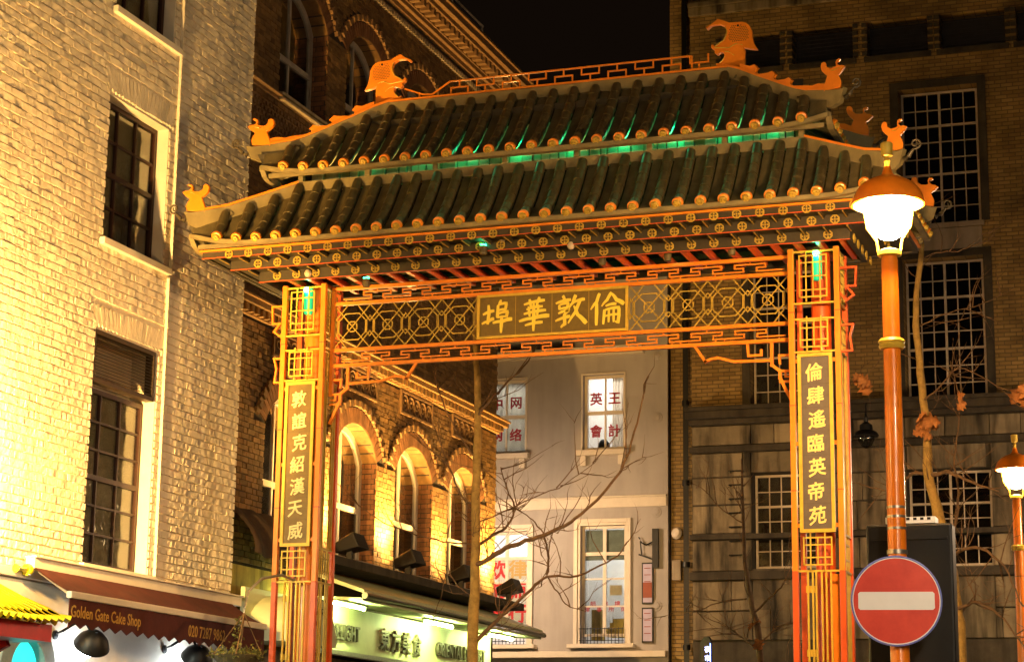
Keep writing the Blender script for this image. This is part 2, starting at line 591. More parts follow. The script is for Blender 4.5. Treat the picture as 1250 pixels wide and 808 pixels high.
def complement(u0, u1, z0, z1, holes):
    """rectangles that cover a wall and leave its openings out"""
    us = sorted({u0, u1, *[min(max(h[0], u0), u1) for h in holes], *[min(max(h[1], u0), u1) for h in holes]})
    out = []
    for a, b in zip(us, us[1:]):
        if b - a < 1e-6: continue
        mid = (a + b) / 2
        hs = sorted([(max(h[2], z0), min(h[3], z1)) for h in holes if h[0] < mid < h[1]])
        z = z0
        for h0, h1 in hs:
            if h0 > z: out.append((a, b, z, h0))
            z = max(z, h1)
        if z < z1: out.append((a, b, z, z1))
    return out

UNIT = MB().box(-.5, .5, -.5, .5, -.5, .5)
PANES = {}
def pane(parent, F, u0, u1, z0, z1, d, m):
    k = m.name
    if k not in PANES:
        PANES[k] = UNIT.mesh("pane", m)
    a, b = F(u0, z0, d), F(u1, z1, d)
    c = (a + b) / 2
    nn = F(0, 0, 1) - F(0, 0, 0)
    s = [abs(b.x - a.x), abs(b.y - a.y), abs(b.z - a.z)]
    for i in range(2):
        if abs(nn[i]) > 0.5: s[i] = 0.006
    return piece("pane", PANES[k], parent, c, scale=s)

def window(parent, F, u0, u1, z0, z1, cols, rows, d, fm, gm, fw=0.05, mw=0.024, rail=None, mull=False, th=0.05, name='window', rowz=None):
    """a glazed frame: cols x rows panes, a thicker meeting rail after row `rail` (from the bottom), a thicker centre mullion"""
    b = MB()
    b.fbox(F, u0, u0 + fw, z0, z1, d - th, d)
    b.fbox(F, u1 - fw, u1, z0, z1, d - th, d)
    b.fbox(F, u0 + fw, u1 - fw, z0, z0 + fw, d - th, d - .001)
    b.fbox(F, u0 + fw, u1 - fw, z1 - fw, z1, d - th, d - .001)
    ua, ub, za, zb = u0 + fw, u1 - fw, z0 + fw, z1 - fw
    ul = [ua + (ub - ua) * i / cols for i in range(cols + 1)]
    zl = rowz and [za + (zb - za) * t for t in rowz] or [za + (zb - za) * i / rows for i in range(rows + 1)]
    rails = rail if isinstance(rail, (list, tuple)) else [rail]
    for i in range(1, cols):
        w = mw * (2.3 if (mull and i == cols // 2) else 1)
        b.fbox(F, ul[i] - w / 2, ul[i] + w / 2, za, zb, d - th * .8, d - .006)
    for j in range(1, len(zl) - 1):
        w = mw * (2.2 if j in rails else 1)
        b.fbox(F, ua, ub, zl[j] - w / 2, zl[j] + w / 2, d - th * .8, d - (.003 if j in rails else .009))
    o = b.build(name, fm, parent)
    for i in range(cols):
        for j in range(len(zl) - 1):
            pane(o, F, ul[i], ul[i + 1], zl[j], zl[j + 1], d - th * .5, gm)
    return o

def pip(poly, x, y):
    c = False
    for i in range(len(poly)):
        (x1, y1), (x2, y2) = poly[i], poly[i - 1]
        if (y1 > y) != (y2 > y) and x < (x2 - x1) * (y - y1) / (y2 - y1) + x1:
            c = not c
    return c

def px_area(p):
    """how large a thing at p shows: 1/distance^2, 0 when it is out of the picture"""
    v = V(p) - CAM
    z = v.dot(_f)
    if z < 0.1: return 0
    x, y = v.dot(_r2) / z * 2501.86, v.dot(_u2) / z * 2501.86
    if abs(x) > 635 or abs(y) > 414: return 0
    return 1 / (z * z)

# ------------------------------------------------------------------ ground
g = MB(); g.box(-400, 400, -400, 400, -0.5, 0.0)
tag(g.build("ground", M['asphalt']), kind="structure")
g = MB(); g.box(-3.6, 5.4, -60, 14.2, 0.0, 0.004)
tag(g.build("road", M['asphalt']), kind="structure")
for nm, x0, x1, y0, y1 in (("pavement_left", -5.0, -3.75, -60, 2.4), ("pavement_right", 5.55, 12.0, -60, 14.0), ("pavement_far", -14, 14, 15.2, 17.6)):
    g = MB(); g.box(x0, x1, y0, y1, 0.0, 0.12)
    p_ = tag(g.build(nm, M['paving']), kind="structure")
g = MB(); g.box(-3.75, -3.6, -60, 2.4, 0.0, 0.125); g.box(5.4, 5.55, -60, 14.0, 0.0, 0.125); g.box(-14, 14, 15.05, 15.2, 0.0, 0.125)
tag(g.build("kerb", M['kerb']), kind="structure")

# ------------------------------------------------------------------ brickwork
def brick_variant(rng, rough, inset, proud, nx=3):
    b = MB()
    us = [-.5 + i / nx for i in range(nx + 1)]
    front = []
    for j, z in ((0, -.5), (1, .5)):
        for i, u in enumerate(us):
            uu = u + (inset * (1 if i == 0 else -1 if i == nx else 0)) + (rng.uniform(-.03, .03) if 0 < i < nx else 0)
            zz = z + (1.8 * inset if j == 0 else -1.8 * inset) + rng.uniform(-.03, .03)
            front.append((uu, zz, proud + rng.uniform(-rough, rough)))
    back = [(-.5, -.5, -.03), (.5, -.5, -.03), (.5, .5, -.03), (-.5, .5, -.03)]
    vs = front + back
    n1 = nx + 1
    B = len(front)
    fs = [(i, i + 1, n1 + i + 1, n1 + i) for i in range(nx)]
    fs += [(B, B + 1, *range(nx, -1, -1)), (B + 1, B + 2, 2 * n1 - 1, nx), (B + 2, B + 3, *range(n1, 2 * n1)), (B + 3, B, 0, n1)]
    b.add(vs, fs)
    return b

def m4_of(F, u, z, d, w, h, rot=0.0):
    U, N, Z = F(1, 0, 0) - F(0, 0, 0), F(0, 0, 1) - F(0, 0, 0), V((0, 0, 1))
    if rot:
        U, Z = U * math.cos(rot) + Z * math.sin(rot), Z * math.cos(rot) - U * math.sin(rot)
    U, Z = U * w, Z * h
    p = F(u, z, d)
    return Matrix(((U.x, Z.x, N.x, p.x), (U.y, Z.y, N.y, p.y), (U.z, Z.z, N.z, p.z), (0, 0, 0, 1)))

def lay(bricks, variants, m, parent, limit=300, name="brick", stuffname="brick_field"):
    """bricks: Matrix list. The ones that show largest become parts, the rest one joined part"""
    order = sorted(range(len(bricks)), key=lambda i: -px_area(bricks[i].translation))
    rng = random.Random(3)
    ms = [v.mesh(name, m) for v in variants]
    st = MB()
    for k, i in enumerate(order):
        vi = rng.randrange(len(variants))
        if k < limit and px_area(bricks[i].translation) > 0:
            piece(name, ms[vi], parent, None, m4=bricks[i])
        else:
            b = variants[vi]
            st.add([bricks[i] @ V(q) for q in b.v], b.f)
    if st.v:
        tag(st.build(stuffname, m, parent), kind="stuff")

def courses(F, u0, u1, z0, z1, blocked, ch, bl, joint=0.010, seed=1, flem=True, upright=None):
    rng = random.Random(seed)
    out = []
    uj = joint if upright is None else upright
    n = int((z1 - z0) / ch)
    for j in range(n):
        z = z0 + (j + .5) * ch
        holes = sorted(blocked(z))
        iv, a = [], u0
        for h0, h1 in holes:
            if h0 > a: iv.append((a, min(h0, u1)))
            a = max(a, h1)
        if a < u1: iv.append((a, u1))
        # flemish bond: headers and stretchers in turn
        u = u0 - bl * (0.75 if j % 2 else 0.0)
        k = 0
        while u < u1:
            w = bl if (k % 2 == 0 or not flem) else bl * 0.5
            a, b = u, u + w
            for i0, i1 in iv:
                x0, x1 = max(a, i0), min(b, i1)
                if x1 - x0 > 0.04:
                    jt = rng.uniform(-.003, .003)
                    out.append(m4_of(F, (x0 + x1) / 2, z + jt, rng.uniform(-.003, .003), x1 - x0 - uj * rng.uniform(.4, 1.6), ch - joint + rng.uniform(-.004, .004), rng.uniform(-.012, .012)))
            u += w
            k += 1
    return out

# ------------------------------------------------------------------ white painted building
wb = thing("white_brick_building", "tall white painted brick building washed in warm light with dark sash windows", "building", (-5.0, -4.0, 0))
FW = facade((-5.0, 0, 0), (0, 1, 0), (1, 0, 0))
openW = [(-1.15, 0.27, 10.42, 12.9), (-1.15, 0.27, 7.62, 9.36), (-1.19, 0.27, 3.90, 6.56)]
b = MB()
b.box(-12, -5.35, -14, 2.4, 0.0, 15.0)
for u0, u1, z0, z1 in complement(-14, 2.4, 0.0, 15.0, openW):
    b.fbox(FW, u0, u1, z0, z1, -0.35, -0.012)
b.build("wall", M['white_paint'], wb)
heads = [(-1.42, 0.42, 9.36, 9.70), (-1.42, 0.42, 6.56, 6.86)]
def blockW(z):
    r = [(h[0], h[1]) for h in openW if h[2] < z < h[3]]
    for h in heads:
        if h[2] < z < h[3]:
            t = (z - h[2]) / (h[3] - h[2])
            r.append((-1.17 - .16 * t, .29 + .16 * t))
    if 7.52 < z < 7.62 or 10.33 < z < 10.42 or 3.80 < z < 3.90:
        r.append((-1.25, .40))
    return r
rng = random.Random(11)
var_w = [brick_variant(rng, .0055, .020, .0125) for _ in range(14)]
lay(courses(FW, -8.5, 2.4, 3.72, 12.6, blockW, .0935, .285, .015, 5, True, .004), var_w, M['white_paint'], wb)
# flat arches of upright bricks over the windows
vou = []
for h0, h1, z0, z1 in heads:
    n = 19
    for i in range(n):
        t = (i + .5) / n
        ub, ut = -1.17 + 1.46 * t, -1.33 + 1.78 * t
        vou.append(m4_of(FW, (ub + ut) / 2, (z0 + z1) / 2, .003, 1.6 / n - .008, z1 - z0 - .02, -math.atan((ut - ub) / (z1 - z0))))
lay(vou, [brick_variant(rng, .003, .03, .006, 1) for _ in range(4)], M['white_paint'], wb, 100)
# rear corner return of the wall
# sash windows
for (u0, u1, z0, z1), kind in zip(openW, (0, 1, 2)):
    zt = 5.94 if kind == 2 else z1
    w_ = window(wb, FW, u0 + .01, u1 - .01, z0 + .01, zt - .01, 3, 6 if kind == 2 else 4, -.16, M['dark_joinery'], M['glass'], .055, .026, rail=(3 if kind == 2 else 2), th=.06)
    b = MB()
    b.fbox(FW, u0 - .06, u1 + .10, z0 - .085, z0, -.2, .075)
    b.build("sill", M['cream_trim'], w_, bevel=.008)
    b = MB()
    b.fbox(FW, u0 + .03, u1 - .03, z0, zt, -.235, -.228)
    b.build("blind", M['blind'], w_)  # backing panel; its tan tone also stands in for reflections in the panes
    b = MB()    # a painted lining round the reveal
    b.fbox(FW, u1 - .012, u1 + .0, z0, z1, -.155, -.004)
    b.fbox(FW, u0, u1 - .013, z1 - .012, z1, -.155, -.004)
    b.build("lining", M['cream_trim'], w_)
    if kind == 1:   # things on the window ledge inside
        b = MB()
        b.prism([(-.95, 7.7), (-.45, 7.7), (-.70, 8.15)], FW, -.226, -.218)
        b.fbox(FW, -.35, .05, 7.7, 8.25, -.226, -.218)
        b.build("interior_clutter", M['pale_joinery'], w_)
# louvred extractor above the lower window
b = MB()
b.fbox(FW, -1.19, .20, 5.95, 6.0, -.10, .012)
b.fbox(FW, -1.19, .20, 6.50, 6.55, -.10, .012)
b.fbox(FW, -1.19, -1.15, 6.0, 6.5, -.10, .010)
b.fbox(FW, .16, .20, 6.0, 6.5, -.10, .010)
lv = b.build("louvre_vent", M['louvre'], wb)
sl = MB()
sl.hexa([FW(-.66, -.5, -.03), FW(.66, -.5, -.03), FW(.66, -.44, .03), FW(-.66, -.44, .03), FW(-.66, .44, -.03), FW(.66, .44, -.03), FW(.66, .5, .03), FW(-.66, .5, .03)])
slm = MB()
for i in range(13):
    z = 6.02 + i * .0375
    q = MB()
    q.hexa([FW(-1.15, z + .02, -.06), FW(.16, z + .02, -.06), FW(.16, z, .004), FW(-1.15, z, .004), FW(-1.15, z + .026, -.06), FW(.16, z + .026, -.06), FW(.16, z + .006, .004), FW(-1.15, z + .006, .004)])
    q.build("slat", M['louvre'], lv)
# thin conduits down the wall
b = MB()
b.tube([FW(.40, 12.6, .03), FW(.41, 7.62, .03)], .018, 8)
b.tube([FW(.37, 7.5, .03), FW(.40, 3.9, .03)], .018, 8)
b.parts("conduit", M['cream_trim'], wb, smooth=True)
# frieze, shop front wall below
b = MB()
b.fbox(FW, -8.5, 2.42, 3.62, 3.72, -.01, .06)
b.build("frieze", M['cream_trim'], wb, bevel=.01)
b = MB()
b.fbox(FW, -8.5, 2.38, 0.0, 3.60, -.011, .02)
b.build("shop_front", M['cream_trim'], wb)
b = MB()
b.fbox(FW, -1.35, 2.0, .5, 2.82, .02, .06)
b.build("shop_window_frame", M['dark_joinery'], wb)
# arched shop door seen beside the kiosk
def arch_poly(uc, hw, z0, zs, n=14):
    return [(uc - hw, z0)] + [(uc - hw * math.cos(math.pi * i / n), zs + hw * math.sin(math.pi * i / n)) for i in range(n + 1)] + [(uc + hw, z0)]
b = MB()
o_ = arch_poly(-2.35, .52, 0.1, 2.66); i_ = arch_poly(-2.35, .33, 0.1, 2.66)
b.prism(o_ + i_[::-1], FW, .02, .16)
ar = b.build("arch_surround", M['grey_arch'], wb)
b = MB(); b.prism(i_, FW, .021, .05)
b.build("lit_arch_panel", M['teal_glow'], ar)

# shop awning
aw = thing("shop_awning", "burgundy canvas awning lettered with a cake shop name and telephone number", "awning", (-4.95, -0.2, 3.72))
b = MB()
b.fbox(FW, -2.38, 2.40, 3.72, 3.83, .061, .17)
b.fbox(FW, -2.40, 2.42, 3.83, 3.85, .061, .20)
b.build("cassette", M['cream_trim'], aw, bevel=.008)
b = MB()
b.grid(lambda s, t: FW(-2.36 + 4.5 * s, 3.76 - .29 * t - .018 * math.sin(t * math.pi) + .006 * math.sin(s * 40) * t, .12 + .48 * t), 60, 8)
b.grid(lambda s, t: FW(-2.36 + 4.5 * s, 3.755 - .29 * t - .018 * math.sin(t * math.pi) + .006 * math.sin(s * 40) * t, .12 + .48 * t), 60, 8)
b.build("canvas", M['awning'], aw, smooth='all')
b = MB()
b.fbox(FW, -2.40, 2.18, 3.40, 3.475, .585, .65)
b.build("front_bar", M['cream_trim'], aw, bevel=.012)
val = [(-2.38, 3.40)] + [(-2.38 + 4.54 * i / 38, 3.12 + (.035 if i % 2 else -.02)) for i in range(39)] + [(2.16, 3.40)]
b = MB(); b.prism(val, FW, .612, .620)
vl = b.build("valance", M['awning'], aw)
place_text("lettering", text_mesh("Golden Gate Cake Shop", .175, .001, 0.002, .84), M['awning_text'], vl, FW, -1.62, 3.255, .6215)
place_text("lettering", text_mesh("020 7287 9862", .185, .001, 0.002, .82), M['awning_text'], vl, FW, .66, 3.255, .6215)
b = MB()
for u in (-2.25, 2.05):
    b.bar(FW(u, 3.74, .1), FW(u, 3.42, .6), .03, .04)
b.parts("folding_arm", M['brushed'], aw)
b = MB(); b.tube([FW(-2.62, 3.70, .10), FW(-2.42, 3.70, .10)], .045, 12); b.lathe([(.0, 0), (.06, .01), (.07, .05), (.05, .09), (0, .1)], FW(-2.44, 3.70, .10), 14, V((0, 1, 0)))
b.build("roller_end", M['yellow_tile'], aw, smooth=True)

# swan-neck shop lamps
for i, (u, lb) in enumerate(((-1.45, "black swan-neck lamp over the shop window nearest the arched door"), (.95, "black swan-neck lamp under the awning beside the hanging basket"))):
    sw = thing("swan_neck_lamp", lb, "wall lamp", FW(u, 3.05, .02), "lamps along the cake shop front")
    b = MB(); b.tube([FW(u - .22, 3.08, .0), FW(u - .22, 3.12, .12), FW(u - .16, 3.20, .22), FW(u - .06, 3.22, .30), FW(u, 3.12, .34)], .016, 8); b.lathe([(.0, 0), (.05, 0), (.05, .02), (0, .03)], FW(u - .22, 3.08, .02), 12, V((1, 0, 0)))
    b.build("arm", M['black'], sw, smooth=True)
    b = MB()
    b.lathe([(.02, .11), (.05, .10), (.10, .07), (.165, .0), (.20, -.08), (.195, -.085), (.155, -.01), (.08, .05), (.02, .09)], FW(u + .02, 3.04, .36), 24, V((.55, -.45, .8)))
    b.build("shade", M['black'], sw, smooth=True)
    b = MB(); b.lathe([(.0, -.09), (.06, -.07), (.085, -.02), (.07, .03), (.02, .07)], FW(u + .06, 2.93, .24), 14)
    b.build("bulb", M['shop_bulb'], sw, smooth=True)
    lamp("bulb_light", 'POINT', FW(u + .10, 2.80, .20), 6, (.82, .92, 1.0), sw, .05)

# wall floodlight that washes the white building (out of the picture, further down the same wall)
fl = thing("wall_floodlight", "warm floodlight on a bracket washing the white brick wall", "floodlight", FW(-5.3, 4.55, 0))
b = MB(); b.tube([FW(-5.3, 4.45, -.02), FW(-5.3, 4.45, .5), FW(-5.3, 4.55, .66)], .025, 8)
b.build("bracket", M['black'], fl)
b = MB(); b.box(-4.45, -4.20, -5.42, -5.25, 4.45, 4.68)
b.build("housing", M['black'], fl, bevel=.02)
b = MB(); b.box(-4.43, -4.22, -5.249, -5.235, 4.47, 4.66)
b.build("lens", M['flood_lens'], fl)
lamp("flood_beam", 'SPOT', (-4.32, -5.21, 4.56), W_FLOOD_WALL, SODIUM, fl, .10, target=(-5.32, -4.15, 5.35), spot=126, blend=.35)

# ------------------------------------------------------------------ yellow tiled kiosk roof, lower left
ki = thing("tiled_door_canopy", "bright yellow glazed tile canopy with a red fascia at the lower left edge", "canopy", (-4.95, -5.0, 2.8))
kx0, kx1, ky0, ky1, kz = -4.96, -3.50, -6.3, -3.78, 3.02
def kroof(s, t, side):   # side 0: right (+x) face, 1: rear (+y), 2: front
    rx, ry0, ry1, rz = -4.21, -5.5, -4.5, 3.52
    lift = .05 * (2 * s - 1) ** 4 * (1 - t)
    sag = -.05 * math.sin(math.pi * t)
    if side == 0: a, c = V((kx1, ky0 + (ky1 - ky0) * s, kz)), V((rx, ry0 + (ry1 - ry0) * s, rz))
    elif side == 3: a, c = V((kx0, ky0 + (ky1 - ky0) * s, kz)), V((rx, ry0 + (ry1 - ry0) * s, rz))
    elif side == 1: a, c = V((kx0 + (kx1 - kx0) * s, ky1, kz)), V((rx, ry1, rz))
    else: a, c = V((kx0 + (kx1 - kx0) * s, ky0, kz)), V((rx, ry0, rz))
    return a.lerp(c, t) + V((0, 0, lift + sag))
b = MB()
for sd in range(4): b.grid(lambda s, t: kroof(s, t, sd), 12, 6)
kr = b.build("roof", M['yellow_tile'], ki, smooth='all')
for sd, n in ((0, 22), (1, 12), (2, 12), (3, 22)):
    for i in range(n):
        s = (i + .5) / n
        q = MB()
        q.tube([kroof(s, t, sd) + V((0, 0, .008)) for t in (-.03, .2, .45, .7, .97)], [.036, .036, .033, .028, .02], 7)
        q.build("tile_row", M['yellow_tile'], kr, smooth=True)
b = MB()
b.box(kx0 + .12, kx1 - .12, ky0 + .12, ky1 - .12, 2.84, 3.00)
b.build("fascia", M['kiosk_red'], ki)
for yy in (ky0 + .3, ky1 - .35):
    b = MB(); b.bar((-4.97, yy, 2.30), (-3.95, yy, 2.83), .06, .08); b.build("bracket", M['kiosk_red'], ki)

dl = thing("door_lantern", "small white lamp on the wall above the yellow tiled canopy", "wall lamp", (-4.98, -5.9, 4.1))
b = MB(); b.tube([(-5.0, -5.9, 4.15), (-4.6, -5.9, 4.25), (-4.45, -5.9, 4.15)], .018, 8); b.build("arm", M['black'], dl, smooth=True)
b = MB(); b.lathe([(.02, .10), (.10, .04), (.14, -.03), (.13, -.03), (.02, .06)], (-4.45, -5.9, 4.08), 16); b.build("shade", M['black'], dl, smooth=True)
b = MB(); b.lathe([(0, -.05), (.04, -.03), (.05, .01), (0, .05)], (-4.45, -5.9, 4.06), 12); b.build("bulb", M['shop_bulb'], dl, smooth=True)
lamp("bulb_light", 'SPOT', (-4.40, -5.85, 3.98), 170, (.95, 1.0, .72), dl, .05, target=(-3.9, -4.6, 3.2), spot=110)

# ------------------------------------------------------------------ brick building with arched windows
bb = thing("arched_brick_building", "ornate yellow brick building with arched windows lit by floodlights on its ledge", "building", (-5.2, 7.5, 0))
FB = facade((-5.2, 0, 0), (0, 1, 0), (1, 0, 0))
CB = [4.37, 6.62, 8.915, 11.17]
HW = .77
Z1, S1, A1 = 4.75, 6.30, .48      # first floor: sill, springing, rise
Z2, S2, A2 = 10.95, 12.35, .45
def arc(hw, rise, n=16):
    Rr = (hw * hw + rise * rise) / (2 * rise)
    a0 = math.asin(hw / Rr)
    return [(Rr * math.sin(-a0 + 2 * a0 * i / n), Rr * math.cos(-a0 + 2 * a0 * i / n) - Rr + rise) for i in range(n + 1)], Rr, a0
def blockB(z):
    r = []
    for c in CB:
        for z0, s, ri in ((Z1, S1, A1), (Z2, S2, A2)):
            if z0 <= z < s: r.append((c - HW, c + HW))
            elif s <= z < s + ri + .36:
                _, Rr, a0 = arc(HW, ri)
                Ro = Rr + .36
                dz = z - (s + ri - Rr)
                if dz < Ro:
                    h = math.sqrt(Ro * Ro - dz * dz)
                    r.append((c - min(h, HW + .34), c + min(h, HW + .34)))
        if 7.24 < z < 7.58: r.append((c - .66, c + .66))
    if 7.62 < z < 7.95 or 10.78 < z < 10.95 or 13.7 < z: r.append((2.0, 13.0))
    return r
b = MB()
b.box(-12, -5.75, 2.4, 12.72, 0, 14.2)
b.fbox(FB, 2.4, 12.72, 13.5, 14.2, -.55, -.012)
b.fbox(FB, 2.4, 12.72, 7.0, 10.9, -.55, -.012)
b.fbox(FB, 2.4, 12.72, 0, Z1, -.55, -.012)
for z0, s, ri, zt in ((Z1, S1, A1, 7.0), (Z2 - .05, S2, A2, 13.5)):
    us = [2.4] + [x for c in CB for x in (c - HW, c + HW)] + [12.72]
    for k in range(0, len(us), 2):
        b.fbox(FB, us[k], us[k + 1], z0, zt, -.55, -.012)
    for c in CB:
        ap, _, _ = arc(HW, ri)
        b.prism([(c - HW, s)] + [(c + a_, s + z_) for a_, z_ in ap[1:-1]] + [(c + HW, s), (c + HW, zt), (c - HW, zt)], FB, -.55, -.013)
b.build("wall", M['mortar'], bb)
rng = random.Random(21)
var_b = [brick_variant(rng, .0025, .012, .006, 2) for _ in range(10)]
lay(courses(FB, 2.4, 12.72, 4.35, 14.0, blockB, .077, .225, .010, 9), var_b, M['stock_brick'], bb, 300)
# brick faces of the reveals
rev = []
for c in CB:
    for z0, s in ((Z1, S1), (Z2, S2)):
        FR = facade((-5.2, c + HW, 0), (1, 0, 0), (0, -1, 0))
        rev += courses(FR, -.24, .012, z0, s, lambda z: [], .077, .225, .010, 4)
lay(rev, [brick_variant(rng, .002, .012, .006, 2) for _ in range(6)], M['red_brick'], bb, 120)
# arches: a ring of rubbed bricks and a ring of dog-tooth headers
r1, r2 = [], []
for c in CB:
    for s, ri in ((S1, A1), (S2, A2)):
        _, Rr, a0 = arc(HW, ri)
        n = 24
        for i in range(n):
            a = -a0 + 2 * a0 * (i + .5) / n
            cz = s + ri - Rr
            rr = Rr + .12
            r1.append(m4_of(FB, c + rr * math.sin(a), cz + rr * math.cos(a), .0, 2 * a0 * rr / n - .006, .235, -a))
        n = 30
        for i in range(n):
            a = (-a0 + 2 * a0 * (i + .5) / n) * 1.06
            rr = Rr + .295
            r2.append(m4_of(FB, c + rr * math.sin(a), cz + rr * math.cos(a), .035 if i % 2 else .012, 2 * a0 * rr / n * .86, .10, -a))
lay(r1, [brick_variant(rng, .0015, .03, .008, 1) for _ in range(5)], M['red_brick'], bb, 110, "voussoir", "voussoir_field")
lay(r2, [brick_variant(rng, .001, .03, .02, 1) for _ in range(3)], M['terracotta'], bb, 120, "tooth", "tooth_field")
# intrados soffits
for c in CB:
    for s, ri in ((S1, A1), (S2, A2)):
        b = MB()
        ap, _, _ = arc(HW, ri, 12)
        for (a0_, z0_), (a1_, z1_) in zip(ap, ap[1:]):
            b.hexa([FB(c + a0_, s + z0_ - .001, -.24), FB(c + a1_, s + z1_ - .001, -.24), FB(c + a1_, s + z1_ - .001, .006), FB(c + a0_, s + z0_ - .001, .006),
                    FB(c + a0_, s + z0_ + .012, -.24), FB(c + a1_, s + z1_ + .012, -.24), FB(c + a1_, s + z1_ + .012, .006), FB(c + a0_, s + z0_ + .012, .006)])
        b.build("arch_soffit", M['stock_brick'], bb)
# arched timber windows
for c in CB:
    for z0, s, ri in ((Z1, S1, A1), (Z2, S2, A2)):
        ap, _, _ = arc(HW, ri, 12)
        outer = [(c - HW, z0)] + [(c + a_, s + z_) for a_, z_ in ap] + [(c + HW, z0)]
        api, _, _ = arc(HW - .09, ri - .03, 12)
        inner = [(c - HW + .09, z0 + .09)] + [(c + a_, s + z_ - .06) for a_, z_ in api] + [(c + HW - .09, z0 + .09)]
        b = MB()
        b.prism(outer + inner[::-1], FB, -.30, -.235)
        zm = z0 + (s - z0) * .52
        b.fbox(FB, c - HW + .08, c + HW - .08, zm - .04, zm + .04, -.29, -.228)
        b.fbox(FB, c - .02, c + .02, z0 + .08, s + ri - .1, -.285, -.24)
        jm = M['off_white'] if z0 == Z1 else M['pale_joinery']
        w_ = b.build("window", jm, bb)
        b = MB(); b.prism([(c - HW + .07, z0 + .07), (c - .0, z0 + .07), (c, zm), (c - HW + .07, zm)], FB, -.27, -.264); b.build("pane", M['glass_dark'], w_)
        b = MB(); b.prism([(c, z0 + .07), (c + HW - .07, z0 + .07), (c + HW - .07, zm), (c, zm)], FB, -.27, -.264); b.build("pane", M['glass_dark'], w_)
        ih = len(inner) // 2
        apc = [(c + a_, s + z_ - .05) for a_, z_ in api]
        k = len(apc) // 2
        b = MB(); b.prism([(c - HW + .07, zm)] + apc[:k + 1] + [(c, zm)], FB, -.27, -.264); b.build("pane", M['glass_dark'], w_)
        b = MB(); b.prism([(c, zm)] + apc[k:] + [(c + HW - .07, zm)], FB, -.27, -.264); b.build("pane", M['glass_dark'], w_)
        b = MB(); b.fbox(FB, c - HW, c + HW, z0, s + ri, -.50, -.46); b.build("curtain", M['curtain'] if z0 == Z1 else M['room_dark'], w_)
        b = MB(); b.fbox(FB, c - HW - .05, c + HW + .05, z0 - .12, z0, -.22, .10); b.build("sill", M['stone_trim'], w_, bevel=.01)
# terracotta guilloche panels over the arches
for c in CB:
    b = MB(); b.fbox(FB, c - .66, c + .66, 7.24, 7.58, -.02, .0)
    pn = b.build("panel", M['terracotta'], bb)
    b = MB(); b.fbox(FB, c - .68, c + .68, 7.22, 7.255, 0, .04); b.fbox(FB, c - .68, c + .68, 7.565, 7.60, 0, .04); b.fbox(FB, c - .68, c - .64, 7.255, 7.565, 0, .04); b.fbox(FB, c + .64, c + .68, 7.255, 7.565, 0, .04)
    b.build("panel_frame", M['terracotta'], pn)
    for i in range(5):
        u = c - .50 + i * .25
        b = MB(); b.tube([FB(u + .125 * math.cos(t * math.pi / 8), 7.41 + .125 * math.sin(t * math.pi / 8), .012) for t in range(17)], .020, 6, False)
        b.tube([FB(u + .055 * math.cos(t * math.pi / 5), 7.41 + .055 * math.sin(t * math.pi / 5), .012) for t in range(11)], .018, 5, False)
        b.build("roundel", M['terracotta'], pn, smooth=True)
# cornices
def cornice(z, prof, name, m):
    b = MB()
    for i, (za, zb, d) in enumerate(prof):
        b.fbox(FB, 2.42, 12.72 + d, z + za, z + zb, -.3, d)
    return b.build(name, m, bb, bevel=.006)
c1 = cornice(7.62, [(0, .05, .05), (.05, .12, .10), (.121, .20, .17), (.201, .235, .20), (.236, .33, .05)], "cornice", M['stock_brick'])
for i in range(64):
    u = 2.5 + i * .16
    b = MB(); b.fbox(FB, u, u + .08, 7.64, 7.74, .05, .13); b.build("dentil", M['stock_brick'], c1)
cornice(10.82, [(0, .05, .04), (.051, .085, .10)], "string_course", M['terracotta'])
c2 = cornice(13.72, [(0, .08, .06), (.081, .16, .12), (.161, .30, .14), (.301, .38, .34), (.381, .50, .42), (.501, .55, .46)], "cornice", M['terracotta'])
for i in range(46):
    u = 2.55 + i * .222
    b = MB(); b.fbox(FB, u, u + .10, 13.90, 14.02, .14, .31); b.build("modillion", M['terracotta'], c2)
for i in range(100):
    u = 2.5 + i * .102
    b = MB(); b.fbox(FB, u, u + .05, 13.52, 13.60, -.01, .05); b.build("dentil", M['stone_trim'], c2)
# basket-weave panel below the upper sills
b = MB()
for i in range(24):
    for j in range(8):
        u, z = 2.6 + i * .11, 10.05 + j * .085
        b.fbox(FB, u + (.05 if j % 2 else 0), u + .06 + (.05 if j % 2 else 0), z, z + .05, 0, .03)
tag(b.build("basket_weave_relief", M['terracotta'], bb), kind="stuff")
# roof railing
rl = MB()
for z in (14.9, 15.4):
    rl.tube([(-5.7, 6.5, z), (-5.7, 13.0, z)], .022, 6)
for y in (6.6, 8.2, 9.8, 11.4, 12.95):
    rl.tube([(-5.7, y, 14.2), (-5.7, y, 15.4)], .022, 6)
rl.build("roof_railing", M['pale_joinery'], bb)
# ledge and yellow pier and folded hood beside the gate
b = MB()
b.fbox(FB, 4.7, 12.74, 4.50, 4.62, -.02, .55)
b.build("ledge", M['soot'], bb, bevel=.01)
b = MB(); b.fbox(FB, 2.42, 4.66, 0, 4.30, .0, .06); b.build("yellow_pier", M['yellow_wall'], bb)
b = MB()
b.grid(lambda s, t: FB(2.55 + 1.9 * s, 5.05 - .62 * t - .05 * math.sin(9 * s) * t, .03 + .42 * math.sin(t * 1.7) + .03 * math.sin(23 * s)), 30, 8)
b.build("folded_hood", M['hood_cloth'], bb, smooth='all')

